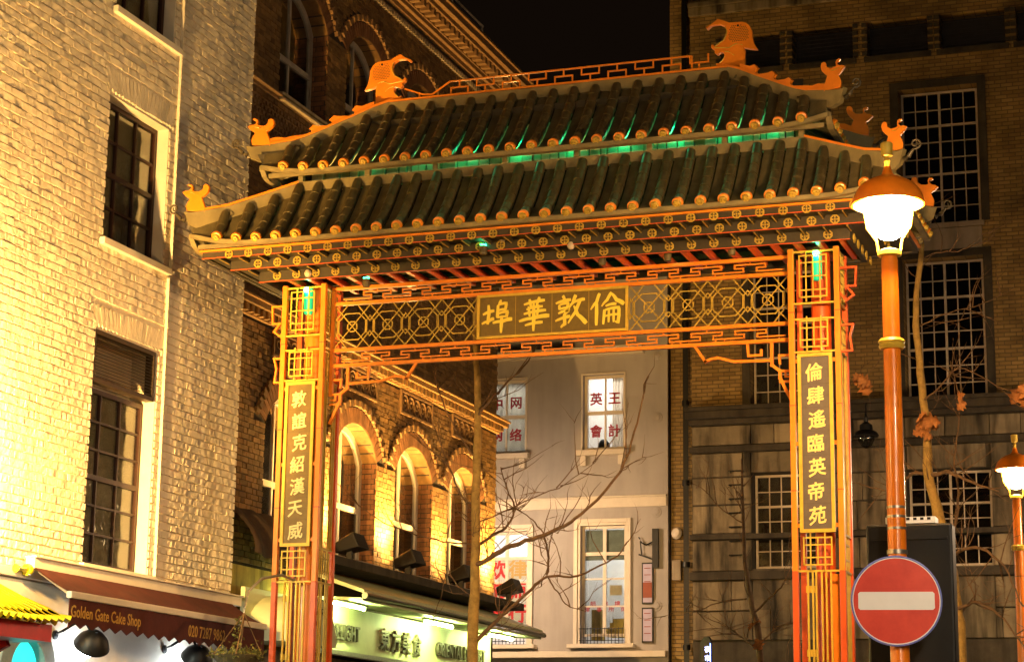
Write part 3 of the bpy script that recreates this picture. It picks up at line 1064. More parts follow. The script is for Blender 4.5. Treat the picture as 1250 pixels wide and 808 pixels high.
# floodlights on the ledge
for i, (u, lb) in enumerate(((5.62, "small black floodlight on the ledge, the one closest to the gate's left column"),
                             (7.80, "small black floodlight lighting the pier between the first two lit arched windows"),
                             (10.05, "small black floodlight on the ledge, the third along from the gate"),
                             (12.35, "small black floodlight at the far end of the ledge by the building corner"))):
    f_ = thing("ledge_floodlight", lb, "floodlight", FB(u, 4.62, .40), "floodlights along the brick building's ledge")
    b = MB(); b.fbox(FB, u - .03, u + .03, 4.62, 4.76, .36, .44); b.build("stand", M['black'], f_)
    b = MB()
    b.hexa([FB(u - .17, 4.72, .25), FB(u + .17, 4.72, .25), FB(u + .20, 4.80, .62), FB(u - .20, 4.80, .62), FB(u - .17, 4.86, .22), FB(u + .17, 4.86, .22), FB(u + .20, 5.02, .52), FB(u - .20, 5.02, .52)])
    b.build("housing", M['black'], f_, bevel=.015)
    b = MB()
    b.hexa([FB(u - .13, 4.866, .24), FB(u + .13, 4.866, .24), FB(u + .14, 4.978, .44), FB(u - .14, 4.978, .44), FB(u - .13, 4.872, .238), FB(u + .13, 4.872, .238), FB(u + .14, 4.983, .436), FB(u - .14, 4.983, .436)])
    b.build("lens", M['flood_lens'], f_)
    lamp("flood_beam", 'SPOT', FB(u - .02, 5.02, .34), W_BRICK_FLOOD * (1.0, 1.25, .55, 1.25)[i], (1.0, .55, .13), f_, .06, target=FB(u - .40, 6.9, -.10), spot=150, blend=.8)

# ------------------------------------------------------------------ shop canopy with lit fascia
sc_ = thing("lit_shop_canopy", "shop canopy glowing yellow-green with metal fascia letters under the arched windows", "canopy", (-4.9, 8.0, 3.4))
FC = facade((-5.2, 0, 0), (0, 1, 0), (1, 0, 0))
b = MB(); b.fbox(FC, 2.5, 11.6, 3.36, 3.98, .30, .36); b.build("fascia", M['pale_green'], sc_)
b = MB()
b.hexa([FC(4.7, 4.02, .30), FC(12.3, 4.02, .30), FC(12.3, 3.98, 1.02), FC(4.7, 3.98, 1.02), FC(4.7, 4.06, .30), FC(12.3, 4.06, .30), FC(12.3, 4.02, 1.02), FC(4.7, 4.02, 1.02)])
b.build("canopy_soffit", M['pale_green'], sc_)
b = MB()
b.hexa([FC(4.7, 4.42, .02), FC(12.3, 4.42, .02), FC(12.3, 4.08, 1.04), FC(4.7, 4.08, 1.04), FC(4.7, 4.48, .02), FC(12.3, 4.48, .02), FC(12.3, 4.13, 1.04), FC(4.7, 4.13, 1.04)])
b.build("canopy_top", M['pale_green'], sc_)
b = MB(); b.tube([FC(4.68, 4.05, 1.06), FC(12.32, 4.05, 1.06)], .045, 10); b.build("gutter", M['brushed'], sc_, smooth=True)
b = MB(); b.fbox(FC, 2.5, 11.6, 3.30, 3.36, .28, .40); b.build("trim", M['brushed'], sc_)
fz = 3.62
for txt, u, s, xs in (("ORIENTAL DELIGHT", 4.98, .30, .80), ("ORIENTAL DELIGHT", 10.15, .30, .80)):
    place_text("lettering", text_mesh(txt, s, .02, .004, xs), M['chrome_letter'], sc_, FC, u, fz, .385)
for i, ch in enumerate("東方美食"):
    place_text("character", text_mesh(ch, .34, .02, 0, fat=.005), M['chrome_letter'], sc_, FC, 6.98 + i * .42, fz, .385)
b = MB(); b.fbox(FC, 2.5, 11.4, .2, 3.28, .02, .10); b.build("shop_front", M['stone_trim'], sc_)
b = MB(); b.fbox(FC, 5.0, 11.2, 2.4, 3.15, .10, .13); b.build("shop_window", M['poster'], sc_)
for u in (4.9, 8.3, 11.1):
    t_ = MB(); t_.tube([FC(u - .55, 3.93, .72), FC(u + .55, 3.93, .72)], .022, 8)
    t_.build("fluorescent_tube", M['tube_lamp'], sc_)
    t_ = MB(); t_.fbox(FC, u - .6, u + .6, 3.955, 3.985, .68, .76)
    t_.build("batten", M['brushed'], sc_)
# scrolled barrel hood at the canopy's near end
b = MB()
hoodp = [(2.55 + .75 * (1 - math.cos(math.pi * i / 16)) , 3.30 + .62 * math.sin(math.pi * i / 16)) for i in range(17)]
b.prism(hoodp, FC, .36, .95)
hd = b.build("barrel_hood", M['pale_green'], sc_, smooth=True)
for i in range(26):
    rr = random.Random(i)
    u, z = 2.85 + rr.random() * .9, 3.42 + rr.random() * .38
    q = MB(); q.tube([FC(u + .05 * (1 - k / 12) * math.cos(k * .7 + i), z + .05 * (1 - k / 12) * math.sin(k * .7 + i), .953) for k in range(11)], .007, 4)
    q.build("scroll", M['scroll_iron'], hd)

# hanging basket
hb = thing("hanging_basket", "round hanging basket of straggly greenery beside the burgundy awning", "hanging basket", (-3.326, -0.600, 2.876))
hc = V((-3.328, -0.600, 2.911))
b = MB()
b.lathe([(.0, -.20), (.12, -.17), (.22, -.08), (.28, 0), (.26, 0.01), (.0, .02)], hc, 18)
b.build("moss_liner", M['moss'], hb, smooth=True)
b = MB()
top = hc + V((.06, 0, .46))
for k in range(4):
    a = k * math.pi / 2 + .4
    b.tube([hc + V((.27 * math.cos(a), .27 * math.sin(a), 0)), top], .009, 6)
b.parts("chain", M['rope'], hb)
b = MB()
b.tube([top, top + V((0, 0, .06))], .008, 6)
b.tube([top + V((0, 0, .06)), top + V((.02, .05, .25)), top + V((.10, .2, .40)), top + V((.22, .45, .46)), top + V((.36, .8, .36)), top + V((.40, 1.0, .22))], .016, 8)
b.build("hook_arm", M['brushed'], hb, smooth=True)
rng = random.Random(5)
b = MB()
for i in range(520):
    a, r_ = rng.random() * 6.28, .30 * math.sqrt(rng.random())
    p = hc + V((r_ * math.cos(a), r_ * math.sin(a), rng.uniform(-.05, .06) + (.14 if i % 31 == 0 else 0)))
    d = V((rng.uniform(-1, 1), rng.uniform(-1, 1), rng.uniform(-.3, 1.2))).normalized() * rng.uniform(.03, .08)
    s_ = V((rng.uniform(-1, 1), rng.uniform(-1, 1), rng.uniform(-1, 1))).normalized() * .012
    b.add([p, p + d * .5 + s_, p + d, p + d * .5 - s_], [(0, 1, 2, 3)])
for i in range(60):
    p = hc + V((-.02 + rng.uniform(-.03, .03), 0, .05 + rng.random() * .38))
    d = V((rng.uniform(-1, 1), rng.uniform(-1, 1), rng.uniform(-.3, .5))).normalized() * .05
    b.add([p, p + d * .5 + V((0, 0, .012)), p + d, p + d * .5 - V((0, 0, .012))], [(0, 1, 2, 3)])
tag(b.build("foliage", M['basket_leaf'], hb), kind="stuff")

# ------------------------------------------------------------------ grey rendered building across the cross street
gb = thing("grey_rendered_building", "grey rendered building with white framed windows lettered in red Chinese characters", "building", (-7.0, 18.0, 0))
FG = facade((0, 18.0, 0), (1, 0, 0), (0, -1, 0))
openG = [(-5.27, -4.40, 8.15, 9.68), (-7.42, -6.49, 8.15, 9.68), (-5.30, -4.38, 4.30, 6.62), (-7.38, -6.42, 4.30, 6.55)]
b = MB()
for u0, u1, z0, z1 in complement(-10.5, -3.50, 0, 13.2, openG):
    b.fbox(FG, u0, u1, z0, z1, -.40, 0)
b.box(-10.5, -3.5, 20.4, 24.0, 0, 13.2)
b.build("wall", M['grey_render'], gb)
b = MB()
b.fbox(FG, -10.5, -3.52, 6.97, 7.16, 0, .05); b.fbox(FG, -10.5, -3.52, 7.161, 7.20, 0, .08)
b.build("string_course", M['off_white'], gb, bevel=.008)
b = MB(); b.fbox(FG, -10.5, -3.97, 10.06, 10.18, 0, .14); b.fbox(FG, -10.5, -3.99, 10.181, 10.23, 0, .20)
b.build("upper_moulding", M['off_white'], gb, bevel=.008)
b = MB(); b.fbox(FG, -10.5, -3.52, 4.02, 4.14, 0, .16); b.build("lower_ledge", M['off_white'], gb, bevel=.008)
b = MB()
for u0, u1, z0, z1 in complement(-10.5, -3.50, 0, 13.2, openG)[:0]: pass
b.box(-7.9, -3.6, 18.41, 20.4, 6.85, 7.0); b.box(-7.9, -3.6, 20.3, 20.39, 3.9, 11); b.box(-7.9, -3.6, 18.41, 20.4, 10.4, 10.5); b.box(-7.9, -3.6, 18.41, 20.4, 3.8, 3.9); b.box(-5.95, -5.85, 18.41, 20.4, 3.9, 10.4); b.box(-3.62, -3.55, 18.41, 20.4, 3.9, 10.4); b.box(-8.0, -7.9, 18.41, 20.4, 3.9, 10.4)
b.build("room", M['room'], gb)
for k, (u0, u1, z0, z1) in enumerate(openG):
    if k < 2:
        w_ = window(gb, FG, u0, u1, z0, z1, 2, 2, -.12, M['off_white'], M['glass'], .06, .035, th=.05, rail=1)
        b = MB(); b.fbox(FG, u0 - .10, u1 + .10, z0 - .13, z0 - .02, -.1, .17); b.fbox(FG, u0 - .02, u0 + .10, z0 - .33, z0 - .13, 0, .12); b.fbox(FG, u1 - .10, u1 + .02, z0 - .33, z0 - .13, 0, .12)
        b.build("sill", M['off_white'], w_, bevel=.008)
        b = MB(); b.fbox(FG, u0 - .03, u0, z0, z1 + .03, 0, .03); b.fbox(FG, u1, u1 + .03, z0, z1 + .03, 0, .03); b.fbox(FG, u0, u1, z1, z1 + .03, 0, .03)
        b.build("surround", M['off_white'], w_)
        chs = ("英王", "會計") if k == 0 else ("中网", "网络")
        for r_ in range(2):
            for c_ in range(2):
                uc = u0 + .06 + (u1 - u0 - .12) * (.24 + .51 * c_)
                zc = z0 + (1.06, .40)[r_]
                place_text("character", text_mesh(chs[r_][c_], .27, .002, 0, fat=.007), M['window_print'], w_, FG, uc, zc, -.135)
        b = MB()
        us_ = u0 + (.55 if k == 0 else 0.0)
        b.grid(lambda s, t: FG(us_ + (u1 - us_) * s, z0 + (z1 - z0) * t, -.24 + .02 * math.sin(s * 30)), 30, 2)
        b.build("curtain", M['curtain'], w_, smooth='all')
        if k == 0:
            b = MB(); b.lathe([(0, 0), (.10, .02), (.13, .10), (.12, .2), (.06, .28), (0, .30)], FG(-4.92, 8.12, -.33), 12)
            b.build("desk_object", M['black'], w_, smooth=True)
    else:
        w_ = window(gb, FG, u0, u1, z0 + .14, z1, 2, 4, -.12, M['off_white'], M['glass'], .05, .03, th=.05, rail=3, mull=True, rowz=[0, .26, .52, .76, 1.0])
        b = MB()
        for s_, e_, d_ in ((0, .05, .03), (.05, .13, .06)):
            b.fbox(FG, u0 - e_, u0 - s_, z0 - .02, z1 + e_, 0, d_); b.fbox(FG, u1 + s_, u1 + e_, z0 - .02, z1 + e_, 0, d_); b.fbox(FG, u0 - s_, u1 + s_, z1 + s_, z1 + e_, 0, d_)
        b.build("architrave", M['off_white'], w_, bevel=.006)
        b = MB(); b.fbox(FG, u0 - .22, u1 + .22, z0 - .10, z0 - .021, -.1, .20); b.build("sill", M['off_white'], w_, bevel=.008)
        b = MB()
        n = 13
        for i in range(n):
            u = u0 + .03 + (u1 - u0 - .06) * i / (n - 1)
            b.bar(FG(u, z0 - .02, .08), FG(u, z0 + .30, .08), .012, .012)
        b.bar(FG(u0, z0 + .28, .081), FG(u1, z0 + .28, .081), .014, .014); b.bar(FG(u0, z0 + .05, .081), FG(u1, z0 + .05, .081), .014, .014)
        b.build("window_guard", M['black'], w_)
        if k == 3:
            for i, (ch, mm) in enumerate((("律", 'poster_gold'), ("师", 'poster_red'), ("行", 'poster_red'))):
                zc = 5.80 - i * .44
                b = MB(); b.fbox(FG, -6.87, -6.48, zc - .21, zc + .21, -.155, -.15); p_ = b.build("poster", M['poster'], w_)
                place_text("character", text_mesh(ch, .40, .001, 0, fat=.012), M[mm], p_, FG, -6.675, zc, -.148)
                b = MB(); b.fbox(FG, -7.33, -6.92, zc - .21, zc + .21, -.155, -.15); p_ = b.build("poster", M['poster'], w_)
                place_text("character", text_mesh("欢节士"[i], .40, .001, 0, fat=.012), M['poster_red'], p_, FG, -7.10, zc, -.148)
        else:
            b = MB()
            b.fbox(FG, -5.25, -4.43, 5.95, 6.55, -.20, -.19)
            b.build("green_blind", M['grey_arch'], w_)
            b = MB(); b.fbox(FG, -4.75, -4.50, 5.25, 5.45, -.20, -.19); b.build("notice", M['blind'], w_)
            b = MB(); b.fbox(FG, -4.85, -4.45, 4.45, 4.62, -.7, -.3); b.fbox(FG, -4.78, -4.5, 4.62, 4.72, -.7, -.3); b.fbox(FG, -4.72, -4.46, 4.72, 4.80, -.65, -.32); b.fbox(FG, -5.22, -5.02, 4.4, 5.0, -.8, -.5)
            b.build("shelf_goods", M['yellow_wall'], w_)
            for i in range(7):
                place_text("lettering", text_mesh("律師事務所樓"[i % 6], .12, .001, 0, fat=.002), M['window_print'], w_, FG, -5.20 + i * .125, 4.98 + (.10 if i % 2 else 0), -.139)
# rooms' own ceiling lamps (the lit window and the office behind the lower one)
for nm, p, e in (("ceiling_lamp", (-4.85, 19.2, 10.33), 55), ("ceiling_lamp", (-4.85, 19.2, 6.78), 16), ("ceiling_lamp", (-6.9, 19.2, 6.78), 60), ("ceiling_lamp", (-6.9, 19.2, 10.33), 16)):
    b = MB(); b.box(p[0] - .3, p[0] + .3, p[1] - .1, p[1] + .1, p[2], p[2] + .04)
    o_ = b.build(nm, M['room_lamp'], gb)
    lamp("room_light", 'POINT', (p[0], p[1], p[2] - .12), e, (1.0, .90, .86) if e > 20 else (.85, .93, 1.0), gb, .12)
# wall anchor plates
for u, z in ((-3.72, 10.0), (-3.72, 8.75), (-3.74, 6.86), (-3.74, 5.02)):
    b = MB(); b.lathe([(.0, 0), (.11, 0), (.11, .015), (.07, .02), (.065, .035), (.03, .04), (0, .045)], FG(u, z, 0), 18, V((0, -1, 0)))
    b.build("anchor_plate", M['grey_render'], gb, smooth=True)

# notice boards and bracket on the grey wall
nb = thing("hanging_notice_boards", "two narrow notice boards on a black bracket at the grey building's right edge", "sign", (-3.8, 17.98, 4.3))
b = MB(); b.fbox(FG, -3.80, -3.68, 5.75, 6.52, .03, .09); b.bar(FG(-3.80, 5.92, .06), FG(-4.08, 6.02, .06), .03, .03)
b.tube([FG(-4.08, 6.36, .06), FG(-4.02, 6.25, .06), FG(-3.93, 6.2, .06), FG(-3.80, 6.26, .06)], .015, 6); b.tube([FG(-4.05, 6.28, .06), FG(-4.02, 6.0, .06)], .012, 6)
b.build("bracket", M['black'], nb)
for z0, z1, mm in ((5.05, 5.86, 'brown_notice'), (4.30, 4.98, 'lilac')):
    b = MB(); b.fbox(FG, -4.02, -3.79, z0, z1, .0, .05); p_ = b.build("board", M['black'], nb)
    b = MB(); b.fbox(FG, -3.995, -3.815, z0 + .03, z1 - .03, .05, .055); b.build("notice", M['lilac'], p_)
    if mm == 'brown_notice':
        b = MB(); b.fbox(FG, -3.995, -3.815, z0 + .12, z0 + .42, .0555, .058); b.build("notice", M['brown_notice'], p_)
    for i in range(4):
        b = MB(); b.fbox(FG, -3.97, -3.84, z1 - .12 - i * .13, z1 - .105 - i * .13, .0555, .0575); b.build("printed_line", M['brown_notice'], p_)

# ------------------------------------------------------------------ dark brick and stone building, right
db = thing("dark_brick_building", "big dark brown brick building on a sooty stone base with many-paned windows", "building", (1.0, 17.6, 0))
FD = facade((0, 17.6, 0), (1, 0, 0), (0, -1, 0))
louv = [(-2.25, -1.04), (-.79, .43), (.71, 1.90), (2.13, 3.39), (3.60, 4.85)]
openD = [(a, c, 15.70, 16.44) for a, c in louv]
openD += [(u0, u1, z0, z1) for u0, u1 in ((-1.72, -.20), (1.29, 2.81), (4.3, 5.8)) for z0, z1 in ((12.20, 14.95), (8.72, 11.52))]
openDs = [(-1.72, -.20, 5.65, 7.50), (1.25, 2.82, 5.63, 7.45), (4.3, 5.8, 5.63, 7.45)]
b = MB()
for u0, u1, z0, z1 in complement(-2.90, 7.5, 8.50, 19.0, openD):
    b.fbox(FD, u0, u1, z0, z1, -.45, 0)
b.box(-2.9, 7.5, 20.4, 24, 0, 19)
b.box(-3.46, 7.5, 18.10, 18.4, 0, 8.5); b.box(-3.46, -2.9, 18.10, 18.4, 8.5, 19)
b.build("wall", M['brick_dark'], db)
b = MB(); b.fbox(FD, -2.92, 7.5, 16.95, 17.12, 0, .08); b.fbox(FD, -2.92, 7.5, 17.121, 17.22, 0, .14)
b.build("string_course", M['ashlar'], db, bevel=.01)
for a, c in louv:
    b = MB(); b.fbox(FD, a, c, 15.70, 16.44, -.42, -.40)
    o_ = b.build("vent_back", M['room_dark'], db)
    for i in range(9):
        z = 15.72 + i * .08
        b = MB(); b.hexa([FD(a, z + .04, -.2), FD(c, z + .04, -.2), FD(c, z, -.1), FD(a, z, -.1), FD(a, z + .05, -.2), FD(c, z + .05, -.2), FD(c, z + .01, -.1), FD(a, z + .01, -.1)])
        b.build("slat", M['room_dark'], o_)
    b = MB(); b.fbox(FD, a - .06, c + .06, 15.60, 15.70, -.1, .06); b.build("sill", M['soot'], o_)
    for i in range(5):
        for s_ in (a - .10, c):
            b = MB(); b.fbox(FD, s_, s_ + .10, 15.74 + i * .15, 15.82 + i * .15, 0, .03); b.build("quoin", M['soot'], o_)
for k, (u0, u1, z0, z1) in enumerate(openD[5:] + openDs):
    st = k >= 6
    w_ = window(db, FD, u0 + .02, u1 - .02, z0 + .02, z1 - .02, 6, 6 if st else 8, -.22, M['pale_joinery'], M['glass_dark'], .045, .020, rail=(4 if st else [3, 6]), mull=True, th=.06)
    b = MB(); b.fbox(FD, u0, u1, z0, z1, -.44, -.42); b.build("dark_room", M['room_dark'], w_)
    if not st:
        b = MB(); b.fbox(FD, u0 - .05, u1 + .05, z0 - .10, z0, -.2, .06); b.build("sill", M['apron'], w_, bevel=.008)
        b = MB(); b.fbox(FD, u0 - .16, u0 - .005, z0, z1 + .15, -.004, .035); b.fbox(FD, u1 + .005, u1 + .16, z0, z1 + .15, -.004, .035); b.fbox(FD, u0 - .005, u1 + .005, z1 + .005, z1 + .15, -.004, .034)
        b.build("surround", M['soot'], w_)
for u0, u1 in ((-1.72, -.20), (1.29, 2.81), (4.3, 5.8)):
    b = MB(); b.fbox(FD, u0, u1, 11.55, 12.09, -.01, .03); b.build("apron_panel", M['apron'], db, bevel=.01)
b = MB(); b.fbox(FD, -2.96, 7.5, 8.56, 8.70, -.2, .32); b.fbox(FD, -2.96, 7.5, 8.701, 8.78, -.2, .40); b.fbox(FD, -2.94, 7.5, 8.46, 8.559, -.2, .16)
b.build("ledge", M['soot'], db, bevel=.012)
b = MB(); b.fbox(FD, -2.93, 7.5, 6.22, 6.32, -.2, .13); b.fbox(FD, -2.93, 7.5, 5.44, 5.60, -.2, .16); b.fbox(FD, -2.93, 7.5, 7.92, 8.04, -.2, .10)
b.parts("plinth_moulding", M['soot'], db, bevel=.01)
b = MB()
for u0, u1, z0, z1 in complement(-2.9, 7.5, 0, 8.46, openDs): b.fbox(FD, u0, u1, z0, z1, -.45, .0)
b.build("base_wall", M['soot'], db)
# ashlar blocks of the base, each stone its own piece
rng = random.Random(8)
rows = [(4.30, 4.84), (4.86, 5.42), (5.62, 6.20), (6.34, 6.88), (6.90, 7.42), (7.44, 7.90), (8.06, 8.44)]
for j, (z0, z1) in enumerate(rows):
    u = -2.9 - (.55 if j % 2 else 0)
    while u < 5.5:
        w = rng.uniform(1.3, 2.3)
        for a0, a1, c0, c1 in complement(max(u, -2.89), u + w, z0, z1, openDs):
            if a1 - a0 > .1 and c1 - c0 > .1:
                q = MB(); q.fbox(FD, a0 + .006, a1 - .006, c0 + .005, c1 - .005, -.05, rng.uniform(.050, .066))
                q.build("stone", M['ashlar'], db, bevel=.012)
        u += w
b = MB(); b.tube([(-3.12, 17.95, 0), (-3.12, 17.95, 18.5)], .055, 10)
for z in (4.2, 5.8, 7.4, 9.0, 10.6, 12.2): b.lathe([(.075, -.05), (.075, .05)], (-3.12, 17.95, z), 10)
b.build("drainpipe", M['black'], db, smooth=True)
for i in range(7):
    z = 5.9 + i * .27
    b = MB(); b.tube([FD(-2.12, z, .05), FD(-2.12, z, .22), FD(-1.86, z, .22), FD(-1.86, z, .05)], .014, 6)
    b.build("step_iron", M['black'], db)
al = thing("alarm_box", "small pale alarm box on the wall at the grey building's corner", "alarm box", (-3.3, 18.0, 5.6))
b = MB(); b.box(-3.42, -3.24, 17.98, 18.09, 5.50, 5.90); b.build("box", M['apron'], al, bevel=.02)
b = MB(); b.lathe([(0, 0), (.10, 0), (.12, .04), (.09, .10), (0, .12)], (-3.32, 18.09, 6.42), 16, V((-.4, -1, .2))); b.build("siren", M['off_white'], al, smooth=True)

wl = thing("wall_lantern", "unlit black lantern hanging on the dark stone wall", "lantern", (.58, 17.3, 8.1))
b = MB(); b.tube([(.58, 17.60, 8.70), (.58, 17.35, 8.76), (.58, 17.2, 8.66), (.58, 17.2, 8.55)], .02, 8); b.build("bracket", M['black'], wl, smooth=True)
b = MB(); b.lathe([(.01, .52), (.03, .40), (.05, .38), (.04, .30), (.12, .24), (.13, .14), (.20, .10), (.24, .04), (.24, .02), (.15, .02)], (.58, 17.2, 8.03), 16); b.build("cap", M['black'], wl, smooth=True)
b = MB(); b.lathe([(.16, .02), (.15, -.06), (.10, -.15), (.03, -.20), (0, -.20)], (.58, 17.2, 8.03), 16); b.build("globe", M['glass_dark'], wl, smooth=True)

# ------------------------------------------------------------------ the gate
gt = thing("chinatown_gate", "orange and gold Chinese gate with two tiers of bronze tube tiles and dragon finials", "gate", (0, .25, 0))
FGt = facade((0, 0, 0), (1, 0, 0), (0, -1, 0))           # the front plane of the columns
YC = .25
def lerp_table(tb, s):
    for (a, za), (c, zc) in zip(tb, tb[1:]):
        if s <= c: return za + (zc - za) * max(0, (s - a)) / (c - a)
    return tb[-1][1]
HU = [(0, 9.40), (.14, 9.30), (.29, 9.165), (.45, 9.03), (.54, 8.95), (.69, 8.835), (.88, 8.76), (1.0, 8.72), (1.2, 8.70)]
HL = [(0, 8.35), (.31, 8.19), (.49, 8.10), (.65, 8.02), (.78, 7.98), (.93, 7.935), (1.0, 7.92), (1.2, 7.90)]
class Tier:
    def __init__(s, xt, xc, yt, ye, ze, zt, table, up, la):
        s.xt, s.xc, s.yt, s.ye, s.ze, s.zt, s.tb, s.up, s.la = xt, xc, yt, ye, ze, zt, table, up, la
    def hip(s, t): return lerp_table(s.tb, t) - .10
    def pt(s, face, a, t):
        """face 0 front 1 right 2 back 3 left; a: distance along the eave from the middle; t: 0 top .. 1 eave"""
        at, ac = (s.xt, s.xc) if face % 2 == 0 else (s.yt, s.ye)
        t0 = max(0.0, (abs(a) - at) / (ac - at))
        e = s.ze + s.up * max(0, (abs(a) - ac * .78) / (ac * .22)) ** 2
        top = s.hip(t0) if t0 > 0 else s.zt
        tt = t0 + (1 - t0) * t
        z = e + (top - e) * (1 - t) ** 1.28
        if face % 2 == 0:
            y = s.yt + (s.ye - s.yt) * tt
            return V((a if face == 0 else -a, YC - y if face == 0 else YC + y, z))
        x = s.xt + (s.xc - s.xt) * tt
        return V((x if face == 1 else -x, YC + a if face == 1 else YC - a, z))
    def t0(s, face, a):
        at, ac = (s.xt, s.xc) if face % 2 == 0 else (s.yt, s.ye)
        return max(0.0, (abs(a) - at) / (ac - at))
upper = Tier(2.0, 3.28, .06, .85, 8.40, 9.29, HU, .10, .75)
lower = Tier(2.97, 4.02, .50, 1.09, 7.545, 8.29, HL, .13, .75)

tb = MB()
n_ = 12
tb.lathe([(.90, -1.0), (.90, -.999), (1.0, 0.0), (.86, 0.012)], (0, 0, 0), n_)
tile_me = tb.mesh("roof_tile", M['bronze_tile'], smooth=True)
tile_me.set_sharp_from_angle(angle=R(40))
cb_ = MB(); cb_.lathe([(.0, -1.0), (.16, -.85), (.45, -.55), (.72, -.25), (.88, 0)], (0, 0, 0), n_)
cone_me = cb_.mesh("roof_tile", M['bronze_tile'], smooth=True)
kb = MB(); kb.lathe([(.050, -.02), (.060, -.02), (.063, .0), (.060, .020), (.046, .026)], (0, 0, 0), 16)
kb.mi = 1; kb.lathe([(.046, .024), (.040, .028), (.037, .054), (.030, .058), (.027, .050), (.014, .050), (.012, .060), (0, .061)], (0, 0, 0), 16)
cap_me = kb.mesh("tile_cap", [M['orange'], M['dull_gold']], smooth=True)
cap_me.set_sharp_from_angle(angle=R(35))

def along(a, b, r, ln):
    q = (b - a).to_track_quat('Z', 'Y').to_matrix().to_4x4()
    return Matrix.Translation(b) @ q @ Matrix.Diagonal((r, r, ln, 1))

def roof(T, rname, pitch, nseg):
    s = MB()
    s.box(-T.xc + .06, T.xc - .06, YC - T.ye + .06, YC - T.ye + .09, T.ze - .05, T.ze)
    s.box(-T.xc + .06, T.xc - .06, YC + T.ye - .09, YC + T.ye - .06, T.ze - .05, T.ze)
    rf = s.build(rname, M['tan'], gt)
    # plain far side
    s = MB(); s.grid(lambda u, t: T.pt(2, (2 * u - 1) * T.xc, t), 32, 8); s.build("rear_slope", M['bronze'], rf, smooth='all')
    rr = .060
    for face in (0, 1, 3):
        ac = T.xc if face == 0 else T.ye
        n = int((ac - .10) * 2 / pitch)
        for i in range(n):
            a = (i - (n - 1) / 2) * pitch
            L = [T.pt(face, a, k / 40) for k in range(41)]
            nrm = V((0, 0, 1))
            tot = sum((q - p).length for p, q in zip(L, L[1:]))
            ns = max(2, round(tot / .155)) if face == 0 else max(2, round(tot / .2))
            off = V((0, 0, .024)) + {0: V((0, -.012, 0)), 1: V((.012, 0, 0)), 3: V((-.012, 0, 0))}[face]
            f = lambda t: T.pt(face, a, min(1.0, max(0, t))) + off
            ts = [.02 + .95 * k / ns for k in range(ns + 1)]
            # pointed head
            piece("roof_tile", cone_me, rf, None, m4=along(f(0) - V((0, 0, .0)), f(ts[0] + .06), rr, (f(ts[0] + .06) - f(0)).length + .035))
            for k in range(ns):
                piece("roof_tile", tile_me, rf, None, m4=along(f(ts[k]), f(ts[k + 1]), rr, (f(ts[k + 1]) - f(ts[k])).length + .004))
            d = (f(.97) - f(.90)).normalized()
            piece("tile_cap", cap_me, rf, None, m4=Matrix.Translation(f(.97) + d * .012) @ d.to_track_quat('Z', 'Y').to_matrix().to_4x4())
        # pans between the rows, each with a narrow slit along its tube
        edges = [-(n / 2) * pitch + k * pitch - pitch * .5 for k in range(0, n + 1)]
        cs = [(i - (n - 1) / 2) * pitch for i in range(-1, n)]
        for i, c in enumerate(cs):
            a0, a1 = c + .067, c + pitch + .004
            if i == 0: a0 = -ac + .02
            if i == len(cs) - 1: a1 = a1
            s = MB(); s.grid(lambda u, t: T.pt(face, a0 + (a1 - a0) * u, t), 2, 10)
            s.build("roof_pan", M['bronze'], rf, smooth='all')
        s = MB(); s.grid(lambda u, t: T.pt(face, cs[-1] + pitch + .004 - 0.0 + (ac - cs[-1] - pitch - .02) * u, t), 3, 10)
        s.build("roof_pan", M['bronze'], rf, smooth='all')
    # eave boards with a dip at the corners' upturn
    for face in range(4):
        ac = T.xc if face % 2 == 0 else T.ye
        s = MB()
        n = 24
        for i in range(n):
            a0, a1 = -ac + 2 * ac * i / n, -ac + 2 * ac * (i + 1) / n
            p, q = T.pt(face, a0, 1.0), T.pt(face, a1, 1.0)
            nn = [V((0, -1, 0)), V((1, 0, 0)), V((0, 1, 0)), V((-1, 0, 0))][face]
            lo, hi = V((0, 0, -.062)), V((0, 0, .016))
            s.hexa([p + lo - nn * .03, q + lo - nn * .03, q + lo + nn * .03, p + lo + nn * .03, p + hi - nn * .03, q + hi - nn * .03, q + hi + nn * .03 - V((0, 0, .03)), p + hi + nn * .03 - V((0, 0, .03))])
        s.build("eave_board", M['tan'], rf)
    return rf
ru = roof(upper, "upper_roof", .250, 6)
rl_ = roof(lower, "lower_roof", .2455, 6)

# ridge and its fret railing
b = MB(); b.box(-2.06, 2.06, .14, .36, 9.24, 9.37); rg = b.build("ridge_board", M['tan'], gt, bevel=.008)
b = MB(); b.box(-2.06, 2.06, .13, .37, 9.371, 9.39); b.build("ridge_strip", M['orange'], rg)
FRi = facade((0, .17, 0), (1, 0, 0), (0, -1, 0))
b = MB()
zr0, zr1 = 9.39, 9.555
up_ = V((0, -1, 0))
b.bar(FRi(-1.28, zr1), FRi(1.62, zr1), .017, .017)
b.path([FRi(-1.28, zr1), FRi(-1.50, 9.42), FRi(-1.62, 9.43), FRi(-1.84, 9.52)], .017, .017)
for k in range(10):
    c = -1.16 + k * .318
    lo, hi = zr0, zr1
    if k % 2 == 0:
        b.path([FRi(c - .105, lo), FRi(c - .105, lo + .085), FRi(c + .105, lo + .085), FRi(c + .105, lo)], .016, .016)
        b.bar(FRi(c, lo + .085), FRi(c, hi), .016, .016)
    else:
        b.path([FRi(c - .105, hi), FRi(c - .105, hi - .085), FRi(c + .105, hi - .085), FRi(c + .105, hi)], .016, .016)
        b.bar(FRi(c, lo), FRi(c, hi - .085), .016, .016)
b.bar(FRi(1.62, zr1), FRi(1.62, zr0), .016, .016); b.bar(FRi(-1.66, zr0), FRi(-1.66, zr0 + .07), .016, .016)
